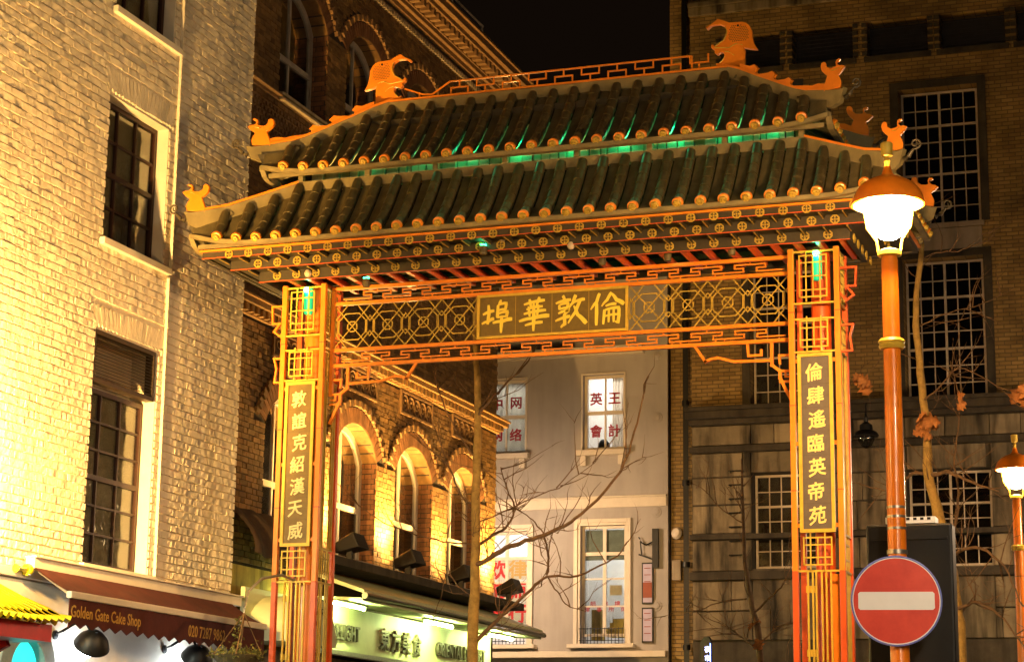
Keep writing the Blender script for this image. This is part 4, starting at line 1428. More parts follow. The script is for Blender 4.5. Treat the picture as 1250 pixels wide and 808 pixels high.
b.build("ridge_fret", M['orange'], gt)

# large dragon heads at the ridge ends
DR = [(275, 770), (275, 560), (285, 535), (210, 560), (125, 575), (165, 500), (185, 420), (190, 330), (215, 270), (260, 225), (310, 210), (450, 205), (540, 160), (590, 140), (630, 175), (735, 235), (715, 260), (660, 215), (560, 215), (500, 250), (480, 310), (490, 360), (520, 420), (570, 450), (620, 485), (650, 455), (670, 460), (665, 500), (625, 530), (630, 560), (600, 590), (560, 565), (525, 570), (510, 620), (530, 660), (570, 700), (615, 690), (605, 730), (600, 770)]
for sgn in (-1, 1):
    fn = lambda a, z, d: V((sgn * (2.10 - (a - 400) / 1030), .20 - d, 9.37 + (770 - z) / 1060))
    b = MB(); b.prism(DR, fn, -.03, .03)
    dh = b.build("dragon_head", M['orange'], gt, bevel=.006)
    sc = [(235, 440), (230, 330), (260, 270), (330, 250), (440, 250), (450, 330), (470, 400), (440, 440), (330, 460)]
    b = MB()
    for i in range(12):
        for j in range(10):
            x, y = 235 + i * 21 + (10 if j % 2 else 0), 255 + j * 21
            if pip(sc, x, y) and not (330 < x < 372 and 225 < y < 285):
                c = fn(x, y, .031)
                b.add([c + V((-.0085, 0, 0)), c + V((0, 0, -.0085)), c + V((.0085, 0, 0)), c + V((0, 0, .0085)), c + V((0, -.006, -.002))], [(0, 1, 4), (1, 2, 4), (2, 3, 4), (3, 0, 4)])
    b.build("scale_relief", M['plaque_gold'], dh)
    b = MB(); b.lathe([(.0, .0), (.014, .0), (.012, .006), (0, .008)], fn(352, 255, .031), 10, V((0, -1, 0))); b.build("eye", M['black'], dh)
    b = MB()
    for pl in ([(500, 250), (480, 310), (490, 360), (520, 420), (570, 450), (620, 485)], [(300, 500), (380, 480), (460, 520), (560, 510), (625, 500)], [(400, 620), (460, 570), (510, 560)], [(510, 620), (530, 660), (570, 700)]):
        b.tube([fn(x, y, .031) for x, y in pl], .007, 6)
    b.build("mouth_line", M['gold'], dh)

# small dragons, hip boards, waves and scroll ends at the corners
SD = [(615, 266), (608, 225), (615, 200), (632, 165), (600, 140), (575, 112), (600, 98), (622, 96), (640, 80), (640, 64), (625, 62), (610, 50), (622, 40), (645, 48), (652, 68), (648, 92), (665, 100), (700, 100), (725, 80), (728, 50), (745, 38), (765, 45), (772, 70), (765, 100), (745, 125), (720, 150), (735, 190), (748, 230), (750, 266)]
for T, H0, H1, wave, nm in ((upper, (2.0, .06), (3.42, .85), True, "upper"), (lower, (2.97, .50), (4.06, 1.10), False, "lower")):
    for sx in (-1, 1):
        for sy in (-1, 1):
            A, Bp = V((sx * H0[0], YC + sy * H0[1], 0)), V((sx * H1[0], YC + sy * H1[1], 0))
            D = (Bp - A); ln = D.length; D.normalize()
            N = V((-D.y, D.x, 0))
            fn = lambda s_, z, d: A + D * (s_ * ln) + N * d + V((0, 0, z))
            ss = [i / 14 for i in range(15)]
            top = [(t, lerp_table(T.tb, t) - .004) for t in ss] + [(1.04, lerp_table(T.tb, 1.04) + .01)]
            bot = []
            for t in ss:
                bot.append((t, lerp_table(T.tb, t) - .15 - .05 * t))
            poly = top + [(1.0, lerp_table(T.tb, 1) - .14)] + bot[:-1][::-1]
            b = MB(); b.prism(poly, fn, -.03, .03)
            hbd = b.build("hip_board", M['tan'], gt)
            b = MB()
            end = .86
            ps = [fn(t, lerp_table(T.tb, t) + .012, 0) for t in [i * end / 12 for i in range(13)]]
            b.path(ps, .07, .024)
            b.build("hip_strip", M['orange'], hbd)
            if wave:
                for w0, w1, hh in ((.14, .30, .10), (.30, .46, .095), (.46, .60, .085), (.60, .88, .09)):
                    zf = lambda t: lerp_table(T.tb, t) + .02
                    wl_ = w1 - w0
                    if w0 >= .6:
                        pl = [(w0, zf(w0)), (w0 + .10 * 1, zf(w0 + .1) + .035), (w0 + .17, zf(w0 + .17) + .03), (w0 + .22, zf(w0 + .22) + .055), (w1, zf(w1) + .05), (w1, zf(w1))]
                    else:
                        pl = [(w0, zf(w0) + .05 if w0 < .2 else zf(w0)), (w0 + wl_ * .55, zf(w0 + wl_ * .55) + hh * .6), (w0 + wl_ * .80, zf(w0 + wl_ * .8) + hh), (w0 + wl_ * .98, zf(w1) + hh * .75), (w0 + wl_ * .90, zf(w0 + wl_ * .9) + hh * .55), (w0 + wl_ * .86, zf(w0 + wl_ * .86) + .015), (w1, zf(w1))]
                    b = MB(); b.prism(pl + [(w1, zf(w1) - .03), (w0, zf(w0) - .03)], fn, -.02, .02); b.build("wave_crest", M['orange'], hbd)
            zb = lerp_table(T.tb, .93)
            fd = lambda a, z, d: A + D * (ln * .93) + V((sx * (-(a - 682) / 700), sy * (-(a - 682) / 1700) * -1 * -1, zb + (266 - z) / 690)) + V((0, sy * d, 0))
            b = MB(); b.prism(SD, fd, -.022, .022)
            dg = b.build("hip_dragon", M['orange'], gt, bevel=.004)
            b = MB(); b.tube([fd(x, y, -.023 * sy * -1 * sy) for x, y in ((600, 118), (640, 112), (665, 122), (690, 118))], .006, 5); b.tube([fd(x, y, .023) for x, y in ((600, 118), (640, 112), (665, 122), (690, 118))], .006, 5)
            b.build("mouth_line", M['gold'], dg)
            # scroll
            zt_ = lerp_table(T.tb, 1.0)
            sp = []
            c0 = A + D * (ln * 1.03)
            sp.append(c0 + V((0, 0, zt_ - .10)))
            sp.append(c0 + V((sx * .05, sy * .015, zt_ - .075)))
            cc = c0 + V((sx * .125, sy * .04, zt_ + .045))
            for k in range(20):
                a = R(-110) + k * .48
                rr_ = .058 * (1 - k / 24)
                sp.append(cc + V((sx * rr_ * math.cos(a), 0, rr_ * math.sin(a))))
            b = MB(); b.tube(sp, [.034, .026] + [.013 - .0003 * k for k in range(20)], 7); b.build("scroll", M['scroll_iron'], hbd, smooth=True)

# band of openings between the two tiers, lit green inside
b = MB(); b.box(-2.99, 2.99, -.285, -.225, 8.24, 8.352); b.box(-2.99, 2.99, .725, .785, 8.24, 8.35); b.box(2.93, 2.99, -.224, .724, 8.24, 8.35); b.box(-2.99, -2.93, -.224, .724, 8.24, 8.35)
tbd = b.build("tier_board", M['tan'], gt)
for k in range(8):
    x = -2.93 + k * .837
    b = MB(); b.box(x - .03, x + .03, -.295, -.235, 8.353, 8.58); b.build("tier_post", M['tan'], tbd)
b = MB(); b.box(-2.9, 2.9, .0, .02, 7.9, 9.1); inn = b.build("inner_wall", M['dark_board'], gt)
rng = random.Random(2)
x = -2.88
b = MB()
while x < 2.85:
    w = rng.uniform(.05, .16)
    b2 = MB(); b2.box(x, x + w - .015, -.05 - rng.uniform(0, .05), 0.0, 8.30, 8.85); b2.build("inner_plank", M['pale_green'], inn)
    x += w
for i, x in enumerate((-2.1, -1.5, -.9, -.3, .3, .9, 1.5, 2.1, 2.6)):
    p = V((x, -.13, 8.64))
    b = MB(); b.lathe([(.0, 0), (.03, 0), (.03, .03), (0, .04)], p, 10); b.build("green_lamp_glow", M['green_tube'], gt)
    lamp("green_light", 'POINT', p - V((0, 0, .05)), W_GREEN * (.12, .25, .4, .45, .5, .5, .5, .45, .35)[i], GREEN, gt, .03)
for x in (-1.6, .3, 2.0):
    lamp("green_light", 'POINT', (x, .1, 7.95), W_GREEN * .10, GREEN, gt, .03)

# stepped soffit with medallions
def ring(hx, y0, z0, z1, th, nm, m):
    y1 = 2 * YC - y0
    b = MB()
    b.box(-hx, hx, y0, y0 + th, z0, z1); b.box(-hx, hx, y1 - th, y1, z0, z1)
    b.box(-hx, -hx + th, y0 + th, y1 - th, z0, z1); b.box(hx - th, hx, y0 + th, y1 - th, z0, z1)
    return b.build(nm, m, gt)
st_ = ring(3.93, -.80, 7.455, 7.475, .05, "eave_strip", M['orange'])
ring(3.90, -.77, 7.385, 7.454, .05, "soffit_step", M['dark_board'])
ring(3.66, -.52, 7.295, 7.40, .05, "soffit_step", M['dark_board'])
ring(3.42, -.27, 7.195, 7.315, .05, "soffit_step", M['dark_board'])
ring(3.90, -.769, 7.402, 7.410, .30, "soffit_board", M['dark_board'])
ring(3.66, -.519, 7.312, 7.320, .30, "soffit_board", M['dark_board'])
md = MB()
o8 = [(.052 * math.cos(R(22.5 + 45 * k)), .052 * math.sin(R(22.5 + 45 * k))) for k in range(8)]
i8 = [(.038 * math.cos(R(22.5 + 45 * k)), .038 * math.sin(R(22.5 + 45 * k))) for k in range(8)]
fm = lambda a, c, d: V((a, -d, c))
for k in range(8):
    md.prism([o8[k], o8[(k + 1) % 8], i8[(k + 1) % 8], i8[k]], fm, 0, .014)
for dx, dz in ((0, .024), (0, -.024), (.024, 0), (-.024, 0), (0, 0)):
    md.prism([(dx - .008, dz - .008), (dx + .008, dz - .008), (dx + .008, dz + .008), (dx - .008, dz + .008)], fm, 0, .012)
md.mi = 1
md.prism(i8, fm, -.002, .003)
med_me = md.mesh("medallion", [M['dull_gold'], M['dark_board']])
for y, z, n, o in ((-.770, 7.412, 30, 0), (-.520, 7.345, 28, .06), (-.270, 7.255, 27, 0.12)):
    for i in range(n):
        piece("medallion", med_me, gt, ((i - (n - 1) / 2) * .2455, y - .001, z))
for i in range(5):
    for y0, x, z in ((-.5, 3.901, 7.415), (-.28, 3.661, 7.348), (-.05, 3.421, 7.255)):
        piece("medallion", med_me, gt, (x, y0 + i * .25, z), rot=(0, 0, R(90)))
# bracket arms and bright edge strips of the stepped soffit
for y0, y1, z0, z1, n in ((-.765, -.525, 7.366, 7.401, 30), (-.515, -.275, 7.276, 7.311, 28)):
    for i in range(n + 1):
        x = (i - n / 2) * .2455
        b = MB(); b.box(x - .017, x + .017, y0, y1, z0, z1); b.build("bracket_arm", M['dark_board'], gt)
        b = MB(); b.box(x - .006, x + .006, y0 + .002, y1, z0 - .007, z0 - .0005); b.build("bracket_edge", M['dull_gold'], gt)
for hx, y, z in ((3.905, -.775, 7.378), (3.665, -.525, 7.288), (3.425, -.275, 7.188)):
    b = MB(); b.box(-hx, hx, y, y + .012, z, z + .008); b.build("step_strip", M['red'], gt)
# bearers that carry the eaves on the lintel
for i in range(27):
    x = (i - 13) * .2455 + .12
    b = MB(); b.box(x - .025, x + .025, -.26, .62, 7.20, 7.262); b.build("bearer", M['red'], gt)
# small green spots under the eaves
for x, y, z in ((-2.149, -0.100, 7.143), (0.663, -0.100, 7.201), (1.406, -0.100, 7.193), (2.115, -0.100, 7.205), (-0.562, -0.550, 7.299)):
    p = V((x, y, z))
    b = MB(); b.lathe([(.0, .05), (.04, .045), (.045, 0), (.04, -.05), (0, -.055)], p, 12); o_ = b.build("spot_housing", M['bronze'], gt, smooth=True)
    b = MB(); b.lathe([(.034, .0), (.034, .006), (0, .007)], p + V((0, 0, .05)), 12); b.build("spot_lens", M['green_lens'], o_)
for x, y, z in ((-2.789, -0.300, 7.246), (0.432, -0.500, 7.284), (-0.352, -0.500, 7.407)):
    b = MB(); b.lathe([(0, -.045), (.03, -.035), (.045, 0), (.03, .035), (0, .045)], (x, y, z), 12); b.build("bulb", M['pale_joinery'], gt, smooth=True)

# ---- columns
def lattice(b, x0, x1, z0, z1, y=.02, w=.015, F=FGt):
    xm, zm = (x0 + x1) / 2, (z0 + z1) / 2
    qx, qz = (x1 - x0) * .24, (x1 - x0) * .26
    b.path([F(x0, z0, y), F(x1, z0, y), F(x1, z1, y), F(x0, z1, y)], w, w, (0, -1, 0), True)
    for sx, xa in ((1, x0), (-1, x1)):
        b.bar(F(xa + sx * qx, z0 - .05, y), F(xa + sx * qx, z1 + .05, y), w * .93, w * .93)
        for sz, za in ((1, z0), (-1, z1)):
            b.bar(F(xa, za + sz * qz, y), F(xa + sx * qx, za + sz * qz, y), w * .96, w * .96)
    b.bar(F(xm, z0, y), F(xm, z1, y), w * .9, w * .9)
    n = max(1, round((z1 - z0 - 2 * qz) / .13))
    for k in range(n + 1):
        z = z0 + qz + (z1 - z0 - 2 * qz) * k / n
        b.bar(F(x0, z, y), F(x1, z, y), w * .88, w * .88)

LEFT, RIGHT = "敦誼克紹漢天威", "倫肆遙臨英帝苑"
for side, (xa, xb) in ((-1, (-3.25, -2.70)), (1, (2.70, 3.25))):
    ya, yb = .0, .50
    cl = MB()
    cl.lathe([(.105, .0), (.105, 7.19)], ((xa + xb) / 2 + .03, YC, 0), 18)
    core = cl.build("column_core", M['orange'] if side < 0 else M['red'], gt, smooth=True)
    for x in (xa + .03, xb - .03):
        for y in (ya + .03, yb - .03):
            b = MB(); b.box(x - .03, x + .03, y - .03, y + .03, 3.77, 7.20); b.build("column_post", M['orange'] if y < .2 else M['red'], gt, bevel=.004)
            b = MB(); b.box(x - .03, x + .03, y - .03, y + .03, 0, 3.769); b.build("column_post", M['red'], gt, bevel=.004)
            for z in (3.0, 4.6, 5.5, 6.5):
                b = MB(); b.box(x - .032, x + .032, y - .032, y + .032, z, z + .012); b.build("joint_band", M['red'], gt)
    # front bars
    b = MB()
    for z in (7.165, 6.60, 6.43, 6.075, 3.77, 2.2):
        b.bar(FGt(xa + .06, z, -.02), FGt(xb - .06, z, -.02), .02, .02)
    b.parts("column_rail", M['gold'], gt)
    for z0, z1 in ((6.66, 7.11), (6.12, 6.40), (3.83, 4.11)):
        b = MB(); lattice(b, xa + .13, xb - .13, z0, z1); b.build("column_lattice", M['gold'], gt)
    b = MB()
    for x in (xa + .16, xa + .21, (xa + xb) / 2 - .03, (xa + xb) / 2 + .03, xb - .20, xb - .15):
        b.bar(FGt(x, 0.1, -.02), FGt(x, 3.76, -.02), .018, .018)
    for z in (3.55, 2.9, 2.4): b.box(xa + .135, xa + .235, .03, .055, z, z + .07)
    b.parts("column_bar", M['gold'], gt)
    b = MB()
    b.box(xa + .30, xb - .08, .16, .19, .05, 3.75); b.build("column_panel", M['orange'], gt)
    # right-hand face
    FS = facade((xb, 0, 0), (0, 1, 0), (1, 0, 0))
    b = MB()
    for z in (7.165, 6.60, 6.43, 6.075, 4.15, 3.77): b.bar(FS(.06, z, -.02), FS(.44, z, -.02), .02, .02)
    for z0, z1 in ((6.66, 7.11), (6.12, 6.40), (3.83, 4.11)):
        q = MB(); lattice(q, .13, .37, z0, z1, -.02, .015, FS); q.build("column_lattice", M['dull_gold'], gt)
    for y in (.14, .20, .30, .36): b.bar(FS(y, .1, -.02), FS(y, 3.76, -.02), .018, .018)
    for y in (.10, .16, .34, .40): b.bar(FS(y, 4.16, -.02), FS(y, 6.07, -.02), .022, .022)
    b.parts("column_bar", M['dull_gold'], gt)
    # plaque
    p0, p1 = (xa + xb) / 2 - .185, (xa + xb) / 2 + .185
    b = MB(); b.fbox(FGt, p0, p1, 4.165, 6.055, -.035, -.005)
    pq = b.build("plaque", M['plaque_gold'] if side < 0 else M['plaque'], gt)  # ground hue differs by side, carrying the tint of each side's lamps
    b = MB(); w = .036
    b.fbox(FGt, p0, p0 + w, 4.165, 6.055, -.02, .012); b.fbox(FGt, p1 - w, p1, 4.165, 6.055, -.02, .012); b.fbox(FGt, p0 + w, p1 - w, 4.165, 4.165 + w, -.02, .011); b.fbox(FGt, p0 + w, p1 - w, 6.055 - w, 6.055, -.02, .011)
    b.build("plaque_frame", M['gold'], pq)
    b = MB()
    for z in (5.98, 5.1, 4.24): b.fbox(FGt, xa + .055, p0 + .002, z - .02, z + .02, -.03, -.008); b.fbox(FGt, p1 - .002, xb - .055, z - .02, z + .02, -.03, -.008)
    b.parts("plaque_bracket", M['orange'], pq)
    b = MB()
    for k in range(1, 7): b.fbox(FGt, p0 + w, p1 - w, 5.98 - k * .252 - .001, 5.98 - k * .252 + .001, -.005, -.0035)
    b.parts("panel_joint", M['dark_board'], pq)
    for k, ch in enumerate(LEFT if side < 0 else RIGHT):
        place_text("character", text_mesh(ch, .198, .005, 0, .95, 1.0, .15, .0034), M['cream_char'] if side < 0 else M['pale_char'], pq, FGt, (p0 + p1) / 2 + .012 * ((k * 37 % 5) - 2) / 2, 5.98 - (k + .5) * .252, .001)
    # open brackets on the outer side
    ox = xa if side < 0 else xb
    for pl in ([(0, 6.98), (.165, 6.98), (.155, 6.775), (.06, 6.775), (.135, 6.68), (.05, 6.62), (0, 6.70)], [(0, 6.36), (.12, 6.36), (.085, 6.24), (.105, 6.08), (0, 6.075)]):
        b = MB(); b.path([FGt(ox + side * u, z, -.1) for u, z in pl], .022, .035, (0, -1, 0))
        b.build("side_bracket", M['orange'] if side < 0 else M['red'], gt)  # right bracket is coloured red to stand in for being unlit
    # green lens atop the column; the glowing tube stands in for the green-lit core
    p = V(((xa + xb) / 2 + .03, .07, 7.14))
    b = MB(); b.lathe([(.0, .03), (.045, .03), (.05, 0), (.05, -.26), (.04, -.28), (0, -.285)], p, 14); gl_ = b.build("green_lamp_glow", M['green_tube'], gt, smooth=True)
    b = MB(); b.lathe([(.0, .0), (.03, .0), (.036, -.05), (0, -.06)], p + V((0, -.055, .02)), 10); b.build("lamp_lens", M['green_lens'], gl_)
    lamp("green_light", 'POINT', p + V((0, -.11, -.12)), W_GREEN * .05, GREEN, gt, .02)

# ---- lintel
FL = facade((0, .20, 0), (1, 0, 0), (0, -1, 0))
zb1, zb2, zb3, zb4 = 7.165, 6.985, 6.435, 6.255
for z in (zb1, zb2, zb3, zb4):
    b = MB(); b.box(-2.70, 2.70, .175, .225, z - .021, z + .021); b.build("lintel_beam", M['orange'], gt, bevel=.004)
b = MB(); b.box(-2.70, -2.66, .174, .226, 5.9, 7.14); b.box(2.66, 2.70, .174, .226, 5.9, 7.14); b.parts("lintel_stile", M['orange'], gt)
def meander(lo, hi):
    z1, z2, z3 = lo + (hi - lo) * .22, lo + (hi - lo) * .5, lo + (hi - lo) * .78
    P_ = .487
    b = MB()
    x = -2.55
    pts = [(x, z1)]
    k = 0
    while x + 1.2 * P_ < 2.62:
        pts += [(x + .7 * P_, z1), (x + .7 * P_, z2), (x + .5 * P_, z2), (x + .5 * P_, z3), (x + 1.2 * P_, z3), (x + 1.2 * P_, z2), (x + P_, z2), (x + P_, z1)]
        for xx, za, zc in ((x + .25 * P_, lo, z1), (x + .85 * P_, z3, hi), (x + .05 * P_, lo, z1)):
            b.bar(FL(xx, za), FL(xx, zc), .012, .012)
        x += P_
    pts.append((2.62, z1))
    b.path([FL(u, z) for u, z in pts], .016, .02, (0, -1, 0))
    b.build("meander_fret", M['orange'], gt)
meander(zb2 + .02, zb1 - .02)
meander(zb4 + .02, zb3 - .02)
# octagon lattice either side of the sign
for x0, x1 in ((-2.66, -.89), (.89, 2.66)):
    b = MB()
    zc, hh = (zb2 + zb3) / 2, (zb2 - zb3) / 2 - .02
    n = 4
    cw = (x1 - x0) / n
    w = .0125
    for k in range(n):
        c = x0 + (k + .5) * cw
        o8_ = [(c + .062 * math.cos(R(22.5 + 45 * q)), zc + .062 * math.sin(R(22.5 + 45 * q))) for q in range(8)]
        b.path([FL(*p) for p in o8_], w, w, (0, -1, 0), True)
        bw, ch_ = cw * .5 - .055, .085
        O = [(c - bw + ch_, zc + .155), (c + bw - ch_, zc + .155), (c + bw, zc + .07), (c + bw, zc - .07), (c + bw - ch_, zc - .155), (c - bw + ch_, zc - .155), (c - bw, zc - .07), (c - bw, zc + .07)]
        b.path([FL(*p) for p in O], w, w, (0, -1, 0), True)
        for sx in (-1, 1):
            for sz in (-1, 1):
                b.bar(FL(c, zc, .004 * sx * sz), FL(c + sx * hh * .98 * .9, zc + sz * hh, .004 * sx * sz), w, w)
                b.bar(FL(c + sx * (cw / 2), zc + sz * .06, .002), FL(c + sx * (cw / 2 - .16), zc + sz * hh, .002), w, w)
    for k in range(n + 1):
        c = x0 + k * cw
        b.path([FL(c, zc + .12), FL(min(c + .04, x1), zc + .07), FL(min(c + .04, x1), zc - .07), FL(c, zc - .12), FL(max(c - .04, x0), zc - .07), FL(max(c - .04, x0), zc + .07)], w * .9, w * .9, (0, -1, 0), True)
    b.build("lattice_panel", M['dull_gold'], gt)
# sign board
b = MB(); b.box(-.872, .872, .165, .215, zb3 + .022, zb2 - .022); sgb = b.build("name_board", M['plaque_gold'], gt)
b = MB()
z0, z1 = zb3 + .022, zb2 - .022
b.box(-.885, .885, .145, .18, z0, z0 + .028); b.box(-.885, .885, .145, .18, z1 - .028, z1); b.box(-.885, -.855, .146, .18, z0 + .028, z1 - .028); b.box(.855, .885, .146, .18, z0 + .028, z1 - .028)
b.build("board_frame", M['gold'], sgb)
b = MB()
for x in (-.43, .0, .43): b.box(x - .0015, x + .0015, .1635, .166, z0 + .03, z1 - .03)
b.parts("panel_joint", M['gold'], sgb)
BR = {
 '埠': [[(5,58,7),(40,68,10)], [(22,86,7),(24,60,10),(20,28,9)], [(2,30,6),(22,36,8),(40,44,11)], [(62,99,5),(56,86,9)], [(52,84,7),(51,66,9),(50,46,9)], [(52,84,6),(78,88,9),(75,69,8)], [(52,67,5),(76,70,7)], [(50,57,6),(82,63,9),(78,46,9)], [(50,46,5),(78,48,7)], [(36,31,7),(66,34,9),(96,40,12)], [(64,46,9),(63,20,10),(62,0,6)]],
 '華': [[(20,80,7),(84,90,10)], [(37,95,8),(42,70,7)], [(68,100,8),(59,74,7)], [(28,65,6),(78,72,8)], [(20,52,7),(88,60,9)], [(34,74,6),(38,44,7)], [(66,77,6),(61,46,7)], [(6,31,8),(50,38,9),(98,43,13)], [(50,82,7),(51,40,11),(50,0,7)], [(24,18,6),(78,25,10)]],
 '敦': [[(27,99,9),(33,86,8)], [(6,77,7),(52,86,10)], [(16,72,6),(18,58,8)], [(16,71,5),(45,76,8),(40,61,7)], [(18,59,5),(40,62,7)], [(14,47,6),(48,55,10),(32,42,7)], [(32,45,8),(34,14,10),(22,5,5)], [(5,25,6),(50,37,11)], [(67,99,10),(58,76,8),(46,60,4)], [(60,77,6),(94,85,10)], [(81,83,9),(66,48,9),(44,16,4)], [(61,67,5),(73,40,10),(99,13,14)]],
 '倫': [[(27,99,9),(18,74,9),(0,52,4)], [(18,73,8),(18,40,10),(17,5,8)], [(63,99,9),(49,77,8),(33,60,4)], [(62,97,6),(78,76,11),(100,63,13)], [(45,60,6),(77,65,9)], [(42,50,8),(40,28,8),(38,7,6)], [(42,48,6),(85,54,9),(85,30,9),(82,9,9),(73,12,4)], [(42,30,5),(82,34,7)], [(55,50,6),(54,12,6)], [(69,52,6),(69,12,6)]],
}
for ch, xc in zip("埠華敦倫", (-.645, -.215, .215, .645)):
    b = MB()
    S = .385 / 100
    for si, stq in enumerate(BR[ch]):
        P_ = []
        for (x0, y0, w0), (x1, y1, w1) in zip(stq, stq[1:]):
            for k in range(5):
                t = k / 5
                P_.append((x0 + (x1 - x0) * t, y0 + (y1 - y0) * t + 2.0 * math.sin(math.pi * t), w0 + (w1 - w0) * t))
        P_.append(stq[-1])
        Lp, Rp = [], []
        for k, (x, y, w) in enumerate(P_):
            a, c = P_[max(0, k - 1)], P_[min(len(P_) - 1, k + 1)]
            dx, dy = c[0] - a[0], c[1] - a[1]
            l_ = math.hypot(dx, dy) or 1
            w *= (.75 if k in (0, len(P_) - 1) else 1)
            Lp.append((x - dy / l_ * w / 2, y + dx / l_ * w / 2)); Rp.append((x + dy / l_ * w / 2, y - dx / l_ * w / 2))
        for k in range(len(P_) - 1):
            q = [Lp[k], Lp[k + 1], Rp[k + 1], Rp[k]]
            b.prism([(xc + (x - 50) * S, (z0 + z1) / 2 + (y - 50) * S) for x, y in q], lambda a, c, d: V((a, .165 - d, c)), -.002, .006 + .0004 * si)
    b.build("character", M['gold_char'], sgb)
# corner brackets under the lintel
for side in (-1, 1):
    b = MB()
    X = 2.68
    for pl, w in (([(1.06, 0), (.935, .19)], .030), ([(.935, .19), (.87, .165), (.80, .155), (.72, .175), (.62, .205), (.215, .215)], .030), ([(.205, .0), (.205, .265), (.118, .335), (.118, .41), (0, .66)], .034),
                  ([(.47, .02), (.46, .15), (.32, .15), (.32, .10)], .028), ([(.118, .25), (.125, .165), (.0, .165)], .026), ([(.118, .335), (.0, .335)], .026), ([(.118, .45), (.0, .45)], .026), ([(.06, .335), (.06, .40), (.0, .40)], .02)):
        b.path([FL(side * (X - u), zb4 - v, 0) for u, v in pl], w, w * 1.1, (0, -1, 0))
    b.build("corner_bracket", M['orange'], gt)

# ------------------------------------------------------------------ street lamps
def make_lamp(label, x, y, globe):
    L_ = thing("street_lamp", label, "street lamp", (x, y, 0), "orange globe street lamps")
    b = MB()
    b.lathe([(.0, 0), (.20, 0), (.20, .10), (.16, .16), (.15, .9), (.17, .95), (.13, 1.05), (.085, 1.15), (.078, 4.0), (.072, 6.10), (.05, 6.20)], (x, y, 0), 24)
    b.build("post", M['post'], L_, smooth=True)
    b = MB()
    for z in (5.35, 1.4): b.lathe([(.074, -.05), (.10, -.045), (.115, -.02), (.105, 0), (.118, .02), (.10, .045), (.074, .05)], (x, y, z), 20)
    b.parts("collar", M['gold'], L_, smooth=True)
    b = MB(); b.lathe([(.074, 0), (.105, .01), (.10, .05), (.05, .07)], (x, y, 6.13), 16)
    b.tube([(x - .09, y, 6.16), (x - .11, y, 6.28), (x - .19, y, 6.40), (x - .22, y, 6.60)], .012, 6); b.tube([(x + .09, y + .02, 6.16), (x + .11, y + .02, 6.28), (x + .19, y + .02, 6.40), (x + .22, y + .02, 6.60)], .012, 6)
    b.build("cage", M['gold'], L_, smooth=True)
    b = MB(); b.lathe([(.0, -.31), (.06, -.305), (.12, -.27), (.165, -.19), (.185, -.10), (.19, -.01), (.18, .01), (.0, .012)], (x, y, 6.60), 24)
    b.build("globe", globe, L_, smooth=True)
    b = MB()
    b.lathe([(.195, .03), (.30, .0), (.318, .0), (.318, .02), (.305, .07), (.28, .125), (.235, .18), (.165, .225), (.09, .25), (.05, .28), (.03, .35)], (x, y, 6.60), 28)
    b.build("hood", M['post'], L_, smooth=True)
    b = MB(); b.lathe([(.19, .024), (.30, -.005), (.302, -.004), (.19, .028)], (x, y, 6.60), 28); b.build("reflector", M['sign_white'], L_, smooth=True)
    b = MB(); b.lathe([(.028, .34), (.022, .38), (.03, .40), (.018, .43), (.05, .45), (.055, .56), (.045, .57), (0, .575)], (x, y, 6.60), 14)
    b.build("finial", M['gold'], L_, smooth=True)
    return L_
l0 = make_lamp("tall orange street lamp with a blazing globe and no-entry sign on its post", 4.33, -3.5, M['globe'])
l1 = make_lamp("smaller-looking distant street lamp lit at the right edge of the picture", 3.77, 12.4, M['globe_far'])
l4 = make_lamp("orange street lamp on the left pavement just out of the picture", -3.4, -10.6, M['globe_left'])
l3 = make_lamp("orange street lamp with a whiter globe on the right pavement further back", 9.0, -17.5, M['globe_white'])
l2 = make_lamp("orange street lamp in the cross street out of sight to the right", 7.2, 12.6, M['globe_cross'])
for (x, y), lb in (((7.9, -9.8), "orange street lamp on the right pavement just out of the picture"), ((-7.0, 14.6), "orange street lamp in the cross street hidden behind the arched brick building")):
    c = copy_tree(l3 if x > 7 else l2); c.location = (x, y, 0); c["label"] = lb

# no-entry sign
ns_ = thing("no_entry_sign", "round red no-entry sign with a white bar on the lamp post", "road sign", (4.32, -3.62, 3.13))
dn = V((.155, -.988, 0)); ds = V((.988, .155, 0))
fs_ = lambda a, z, d: V((4.33, -3.62, 3.13)) + ds * a + V((0, 0, z)) + dn * d
b = MB(); b.lathe([(.0, -.012), (.372, -.012), (.378, -.006), (.378, .008), (.368, .012), (.362, .006)], fs_(0, 0, 0), 56, dn); b.build("rim", M['sign_blue'], ns_, smooth=True)
b = MB(); b.lathe([(.364, .004), (.364, .0055), (.352, .006), (.0, .006)], fs_(0, 0, 0), 56, dn); b.build("disc", M['sign_red'], ns_)
b = MB(); b.lathe([(.363, .0062), (.363, .0070), (.356, .0072), (.355, .0062)], fs_(0, 0, 0), 56, dn); b.build("border_line", M['sign_white'], ns_)
b = MB()
rr_ = [(-.30, -.075), (.30, -.075), (.315, -.06), (.315, .06), (.30, .075), (-.30, .075), (-.315, .06), (-.315, -.06)]
b.prism(rr_, fs_, .0063, .008); b.build("white_bar", M['sign_white'], ns_)
b = MB()
for z in (-.2, .2, .42): b.lathe([(.080, -.02), (.088, -.018), (.088, .018), (.080, .02)], (4.33, -3.5, 3.13 + z), 18)
b.parts("clamp", M['brushed'], ns_, smooth=True)
b = MB()
for z in (.72, .80, .62): b.lathe([(.076, -.012), (.082, -.01), (.082, .01), (.076, .012)], (4.33, -3.5, 3.13 + z), 18)
b.parts("steel_band", M['brushed'], ns_, smooth=True)

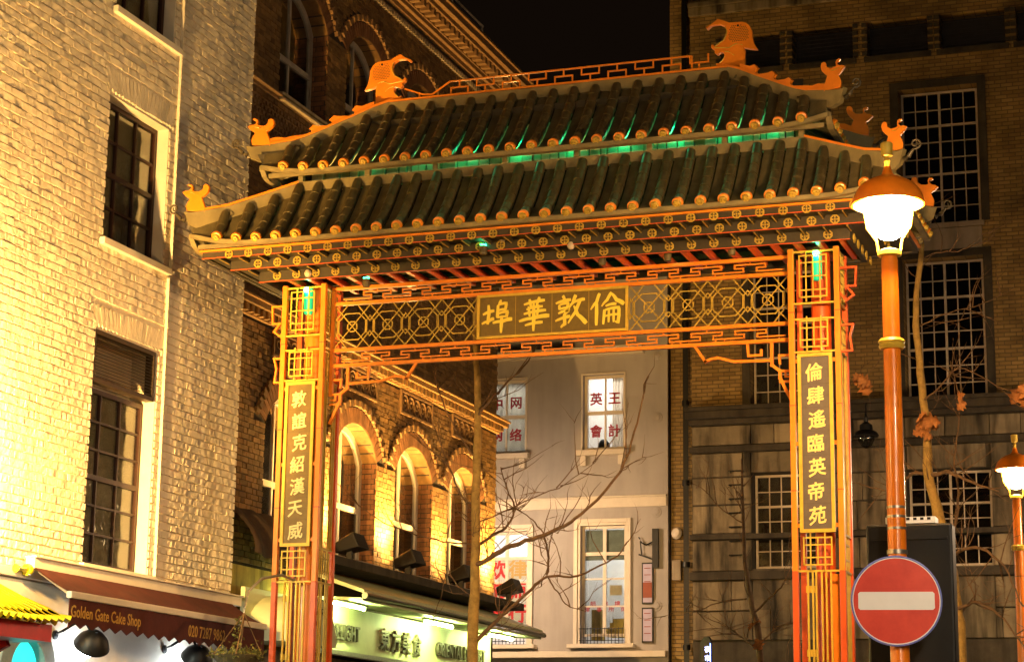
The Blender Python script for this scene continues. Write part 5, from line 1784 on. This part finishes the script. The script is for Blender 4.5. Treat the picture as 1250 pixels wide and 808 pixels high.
# black cabinet behind the post
bc = thing("black_display_cabinet", "tall black cabinet standing behind the no-entry sign", "cabinet", (4.47, -2.95, 0))
b = MB(); b.box(4.0, 4.74, -3.10, -2.86, .35, 3.84); b.build("body", M['black'], bc, bevel=.02)
b = MB(); b.box(4.04, 4.70, -3.115, -3.101, 3.70, 3.725); b.box(4.04, 4.70, -3.115, -3.101, .50, .52); b.parts("trim", M['black'], bc)
for x in (4.1, 4.56):
    b = MB(); b.box(x, x + .08, -3.02, -2.94, 0, .35); b.build("leg", M['black'], bc)
tr = thing("slotted_tray", "flat white slotted tray lying on top of the black cabinet", "tray", (4.4, -2.98, 3.84))
b = MB(); b.box(4.17, 4.60, -3.09, -2.90, 3.845, 3.865); b.box(4.17, 4.60, -3.09, -3.075, 3.866, 3.90); b.box(4.17, 4.60, -2.915, -2.90, 3.866, 3.90); b.box(4.17, 4.185, -3.074, -2.916, 3.866, 3.90); b.box(4.585, 4.60, -3.074, -2.916, 3.866, 3.90)
b.build("tray", M['sign_white'], tr)
for i in range(6):
    b = MB(); b.box(4.23 + i * .06, 4.26 + i * .06, -3.0915, -3.0905, 3.872, 3.894); b.build("slot", M['black'], tr)

# ------------------------------------------------------------------ small lit signs down the street
ng = thing("blue_neon_sign", "small upright black sign with glowing blue lettering low by the dark stone wall", "sign", (-1.75, 14.0, 0))
b = MB(); b.prism([(-1.84, 3.2), (-1.64, 3.2), (-1.64, 4.05), (-1.68, 4.12), (-1.76, 4.12), (-1.84, 4.02)], lambda a, z, d: V((a, 14.0 - d, z)), -.05, .05); b.build("box", M['black'], ng, bevel=.01)
b = MB(); b.tube([(-1.79, 14, 0), (-1.79, 14, 3.2)], .03, 8); b.build("pole", M['black'], ng)
FN = facade((0, 13.945, 0), (1, 0, 0), (0, -1, 0))
for i, ch in enumerate("K7T"):
    place_text("lettering", text_mesh("夜市夜"[i], .11, .003, 0, fat=.002), M['neon_white'], ng, FN, -1.70, 3.90 - i * .15, .0)
b = MB(); b.box(-1.655, -1.645, 13.94, 13.945, 3.3, 4.0); b.build("neon_edge", M['neon'], ng)
pk = thing("pink_lit_sign", "tiny pink and white lit sign glimpsed behind the right gate column", "sign", (2.1, 6.0, 0))
b = MB(); b.box(2.03, 2.17, 5.97, 6.05, 3.76, 4.14); b.build("box", M['black'], pk)
b = MB(); b.box(2.045, 2.155, 5.955, 5.969, 3.82, 4.08); b.build("panel", M['neon_white'], pk)
b = MB(); b.box(2.04, 2.16, 5.955, 5.969, 4.085, 4.12); b.box(2.04, 2.16, 5.955, 5.969, 3.78, 3.815); b.build("band", M['neon_pink'], pk)
b = MB(); b.tube([(2.1, 6.02, 0), (2.1, 6.02, 3.76)], .03, 8); b.build("pole", M['black'], pk)

# ------------------------------------------------------------------ bare street trees
def twigs(b, pts, r0, n, length, rng, up=.35, depth=2, nseg=4):
    pts = [V(p) for p in pts]
    segs = list(zip(pts, pts[1:]))
    for _ in range(n):
        k = rng.randrange(len(segs))
        t = rng.random()
        p = segs[k][0].lerp(segs[k][1], t)
        d0 = (segs[k][1] - segs[k][0]).normalized()
        d = (d0 * rng.uniform(.2, .9) + V((rng.uniform(-1, 1), rng.uniform(-1, 1), rng.uniform(-.5, 1)))).normalized()
        ln = length * rng.uniform(.4, 1.0)
        q = [p]
        for i in range(nseg):
            d = (d + V((rng.uniform(-.35, .35), rng.uniform(-.35, .35), rng.uniform(-.2, .2) + up * .25))).normalized()
            q.append(q[-1] + d * ln / nseg)
        b.tube(q, [r0 * (1 - .85 * i / nseg) for i in range(nseg + 1)], 5, False)
        if depth > 1:
            twigs(b, q[1:], r0 * .5, rng.randint(1, 3), length * .45, rng, up, depth - 1, 3)

def smooth_path(pts, n=5):
    pts = [V(p) for p in pts]
    out = []
    for i in range(len(pts) - 1):
        p0, p1, p2, p3 = pts[max(i - 1, 0)], pts[i], pts[i + 1], pts[min(i + 2, len(pts) - 1)]
        for k in range(n):
            t = k / n
            out.append(.5 * ((2 * p1) + (p2 - p0) * t + (2 * p0 - 5 * p1 + 4 * p2 - p3) * t * t + (3 * p1 - p0 - 3 * p2 + p3) * t ** 3))
    out.append(pts[-1])
    return out

def tree(name, label, loc, trunk, limbs, seed, m, ntw, tl, r_tw=.012):
    t_ = thing(name, label, "tree", loc, "bare street trees")
    pts, r0, r1 = trunk
    sp = smooth_path(pts)
    rng = random.Random(seed)
    b = MB(); b.tube([p + V((rng.uniform(-.008, .008), rng.uniform(-.008, .008), 0)) for p in sp], [(r0 + (r1 - r0) * i / (len(sp) - 1)) * rng.uniform(.94, 1.07) for i in range(len(sp))], 10)
    b.build("trunk", m, t_, smooth=True)
    tw = MB()
    for lp, a, c, nt in limbs:
        lp = smooth_path(lp)
        b = MB(); b.tube([p + V((rng.uniform(-.01, .01), rng.uniform(-.02, .02), rng.uniform(-.01, .01))) for p in lp], [.82 * (a + (c - a) * i / (len(lp) - 1)) for i in range(len(lp))], 7)
        b.build("limb", M['bark_dark'], t_, smooth=True)
        twigs(tw, lp[2:], r_tw, int(nt * 1.7), tl, rng)
    twigs(tw, sp[len(sp) // 3:], r_tw, ntw, tl, rng)
    tag(tw.build("twigs", M['bark_dark'], t_), kind="stuff")
    return t_
bx, by, bz = (-1.557, 2.000, 2.981)
tree("street_tree", "slim bare tree with a straight pale trunk seen through the gate opening", (bx, by, 0),
     ([(bx, by, 0), (-1.558, 2.000, 3.058), (-1.547, 2.000, 4.122), (-1.554, 2.000, 5.009), (-1.555, 2.000, 6.213), (-1.611, 2.050, 7.044), (-1.587, 2.100, 7.676)], .077, .024),
     [([(-1.547, 2.000, 4.103), (-1.181, 1.900, 4.279), (-0.840, 1.800, 4.376), (-0.423, 1.700, 4.488), (-0.102, 1.600, 4.648), (0.401, 1.500, 5.123), (0.597, 1.500, 5.669), (0.734, 1.500, 6.220)], .040, .010, 9),
      ([(-1.530, 2.000, 3.201), (-1.363, 2.100, 3.409), (-1.215, 2.200, 3.580), (-0.974, 2.300, 3.828), (-0.772, 2.400, 4.009), (-0.423, 2.500, 4.032), (-0.014, 2.600, 4.229), (0.180, 2.600, 4.441)], .034, .008, 8),
      ([(-0.772, 2.400, 4.009), (-0.764, 2.400, 4.245), (-0.852, 2.500, 4.505), (-1.036, 2.600, 4.722), (-1.264, 2.700, 4.872)], .018, .006, 6),
      ([(-0.772, 2.400, 4.009), (-0.613, 2.300, 3.822), (-0.457, 2.200, 3.656), (-0.192, 2.100, 3.577)], .014, .005, 2),
      ([(-1.551, 2.000, 4.338), (-1.381, 2.100, 4.473), (-1.211, 2.200, 4.628), (-1.130, 2.200, 4.843), (-1.274, 2.300, 5.091), (-1.388, 2.400, 5.361)], .026, .006, 8),
      ([(-1.539, 2.000, 4.810), (-1.737, 1.900, 5.002), (-1.831, 1.800, 5.289), (-2.094, 1.700, 5.533), (-2.401, 1.600, 5.779)], .018, .005, 5),
      ([(-1.541, 2.000, 4.367), (-1.935, 1.900, 4.415), (-2.321, 1.800, 4.512), (-2.711, 1.700, 4.689), (-3.051, 1.600, 4.925)], .014, .005, 4),
      ([(-1.560, 2.000, 5.910), (-1.337, 1.900, 6.113), (-1.115, 1.800, 6.275), (-0.868, 1.800, 6.502), (-0.736, 1.800, 6.736)], .024, .008, 3),
      ([(-1.551, 2.000, 5.407), (-1.790, 2.000, 5.718), (-2.052, 2.100, 6.153), (-2.192, 2.100, 6.571), (-2.328, 2.200, 6.910)], .016, .005, 4),
      ([(-1.557, 2.000, 4.613), (-1.006, 2.200, 4.899), (-0.522, 2.300, 5.115), (-0.143, 2.400, 5.414)], .012, .004, 6),
      ([(-1.550, 2.000, 3.733), (-1.790, 2.100, 3.892), (-1.991, 2.200, 4.053), (-2.079, 2.300, 3.866), (-2.237, 2.400, 3.481)], .012, .004, 3)],
     4, M['bark'], 24, .8, .009)
tree("street_tree", "bare tree with a leaning bark-ridged trunk and a few dead leaves beside the cabinet", (4.0, 3.0, 0),
     ([(4.05, 3.0, 0), (3.996, 3.000, 3.035), (3.961, 3.000, 3.639), (3.920, 3.000, 4.108), (3.807, 3.000, 4.680), (3.708, 3.000, 5.163), (3.697, 3.000, 5.744), (3.633, 3.000, 6.532), (3.615, 3.000, 7.229), (3.703, 3.000, 7.927), (3.635, 3.100, 8.469)], .092, .022),
     [([(3.727, 3.000, 5.162), (3.967, 2.900, 5.168), (4.254, 2.800, 5.019), (4.537, 2.700, 4.902)], .035, .01, 5),
      ([(3.708, 3.000, 5.163), (3.514, 3.100, 5.203), (3.332, 3.200, 5.059), (3.189, 3.300, 5.028), (2.834, 3.400, 5.153)], .03, .008, 6),
      ([(3.923, 3.000, 4.203), (4.229, 2.800, 4.287), (4.562, 2.600, 4.054), (4.760, 2.500, 3.585)], .03, .008, 8),
      ([(3.941, 3.000, 3.592), (4.253, 2.800, 3.664), (4.540, 2.600, 3.460), (4.761, 2.500, 3.135)], .03, .008, 8),
      ([(3.926, 3.000, 4.297), (4.012, 3.200, 4.891), (3.968, 3.300, 5.391), (4.041, 3.400, 5.993), (3.945, 3.400, 6.594)], .022, .006, 6),
      ([(3.658, 3.000, 6.039), (3.905, 2.900, 6.204), (4.112, 2.800, 6.369), (4.536, 2.700, 6.134), (4.855, 2.600, 5.815)], .014, .005, 5),
      ([(3.626, 3.000, 6.929), (3.918, 3.000, 7.060), (4.398, 3.000, 7.178), (4.781, 3.000, 7.351)], .012, .004, 5),
      ([(3.614, 3.000, 6.533), (3.312, 3.100, 6.669), (3.047, 3.200, 6.503), (2.859, 3.300, 6.382)], .010, .004, 3),
      ([(3.648, 3.000, 7.729), (3.893, 3.000, 7.832), (4.182, 3.000, 7.841), (4.427, 3.000, 8.024)], .012, .004, 3),
      ([(3.967, 3.000, 3.266), (3.694, 3.200, 3.754), (3.499, 3.300, 4.052), (3.151, 3.400, 4.165)], .016, .005, 6)],
     9, M['bark'], 8, .8, .009)
tree("street_tree", "thin dark sapling with sparse upright branches against the sooty stone base", (.45, 8.0, 0),
     ([(.5, 8.0, 0), (0.558, 8.000, 3.351), (0.448, 8.000, 4.106), (0.359, 8.000, 4.694), (0.332, 8.000, 5.524), (0.315, 8.000, 6.244)], .06, .012),
     [([(0.447, 8.000, 3.989), (0.794, 7.900, 4.267), (1.020, 7.800, 4.543), (1.167, 7.700, 5.110)], .02, .005, 5),
      ([(0.402, 8.000, 4.223), (-0.032, 8.100, 4.180), (-0.423, 8.200, 4.076), (-0.819, 8.300, 4.054)], .016, .004, 5),
      ([(0.341, 8.000, 5.286), (0.004, 8.000, 5.534), (-0.326, 8.100, 5.859), (-0.511, 8.100, 5.926)], .012, .004, 4),
      ([(0.489, 8.000, 3.525), (0.169, 8.000, 3.760), (-0.034, 8.000, 3.879)], .018, .005, 8),
      ([(0.489, 8.000, 3.525), (0.825, 8.000, 3.811), (1.120, 8.000, 3.865)], .018, .005, 8)],
     12, M['bark_dark'], 10, .8, .009)
# dead leaves still hanging on
def leaf_cluster(c, n, size, seed, label):
    t_ = thing("dead_leaf_cluster", label, "leaves", c, "dead leaves on the bare trees")
    rng = random.Random(seed)
    for i in range(n):
        b = MB()
        d = V((rng.uniform(-1, 1), rng.uniform(-.6, .6), rng.uniform(-1, .5))).normalized()
        sd = d.cross(V((rng.uniform(-1, 1), 1, rng.uniform(-1, 1)))).normalized()
        nn = d.cross(sd)
        L_ = size * rng.uniform(.7, 1.2)
        p = V(c) + V((rng.uniform(-1, 1), rng.uniform(-1, 1), rng.uniform(-1, 1))) * size * .4
        def lf(s, t):
            w = (math.sin(math.pi * min(1, t * .95 + .03)) ** .8) * L_ * .40 * (1 + .45 * math.sin(t * 21 + i))
            return p + d * (t * L_) + sd * ((s * 2 - 1) * w) + nn * (L_ * (.16 * (s * 2 - 1) ** 2 + .16 * math.sin(t * 3 + i)))
        b.grid(lf, 4, 11)
        b.build("leaf", M['dead_leaf'], t_, smooth='all')
leaf_cluster((3.712, 2.900, 5.766), 7, .20, 1, "cluster of curled dead leaves on the leaning tree's trunk")
leaf_cluster((4.773, 2.600, 6.066), 4, .22, 2, "large dead leaves hanging at the right edge above the distant lamp")
leaf_cluster((4.262, 2.700, 5.995), 2, .18, 3, "single pair of dead leaves hanging below the many-paned window")
leaf_cluster((2.840, 3.300, 6.403), 4, .17, 4, "dead leaves hanging between the gate's right column and the lamp post")
leaf_cluster((0.514, 7.900, 3.691), 2, .2, 5, "reddish dead leaf low on the thin dark sapling")
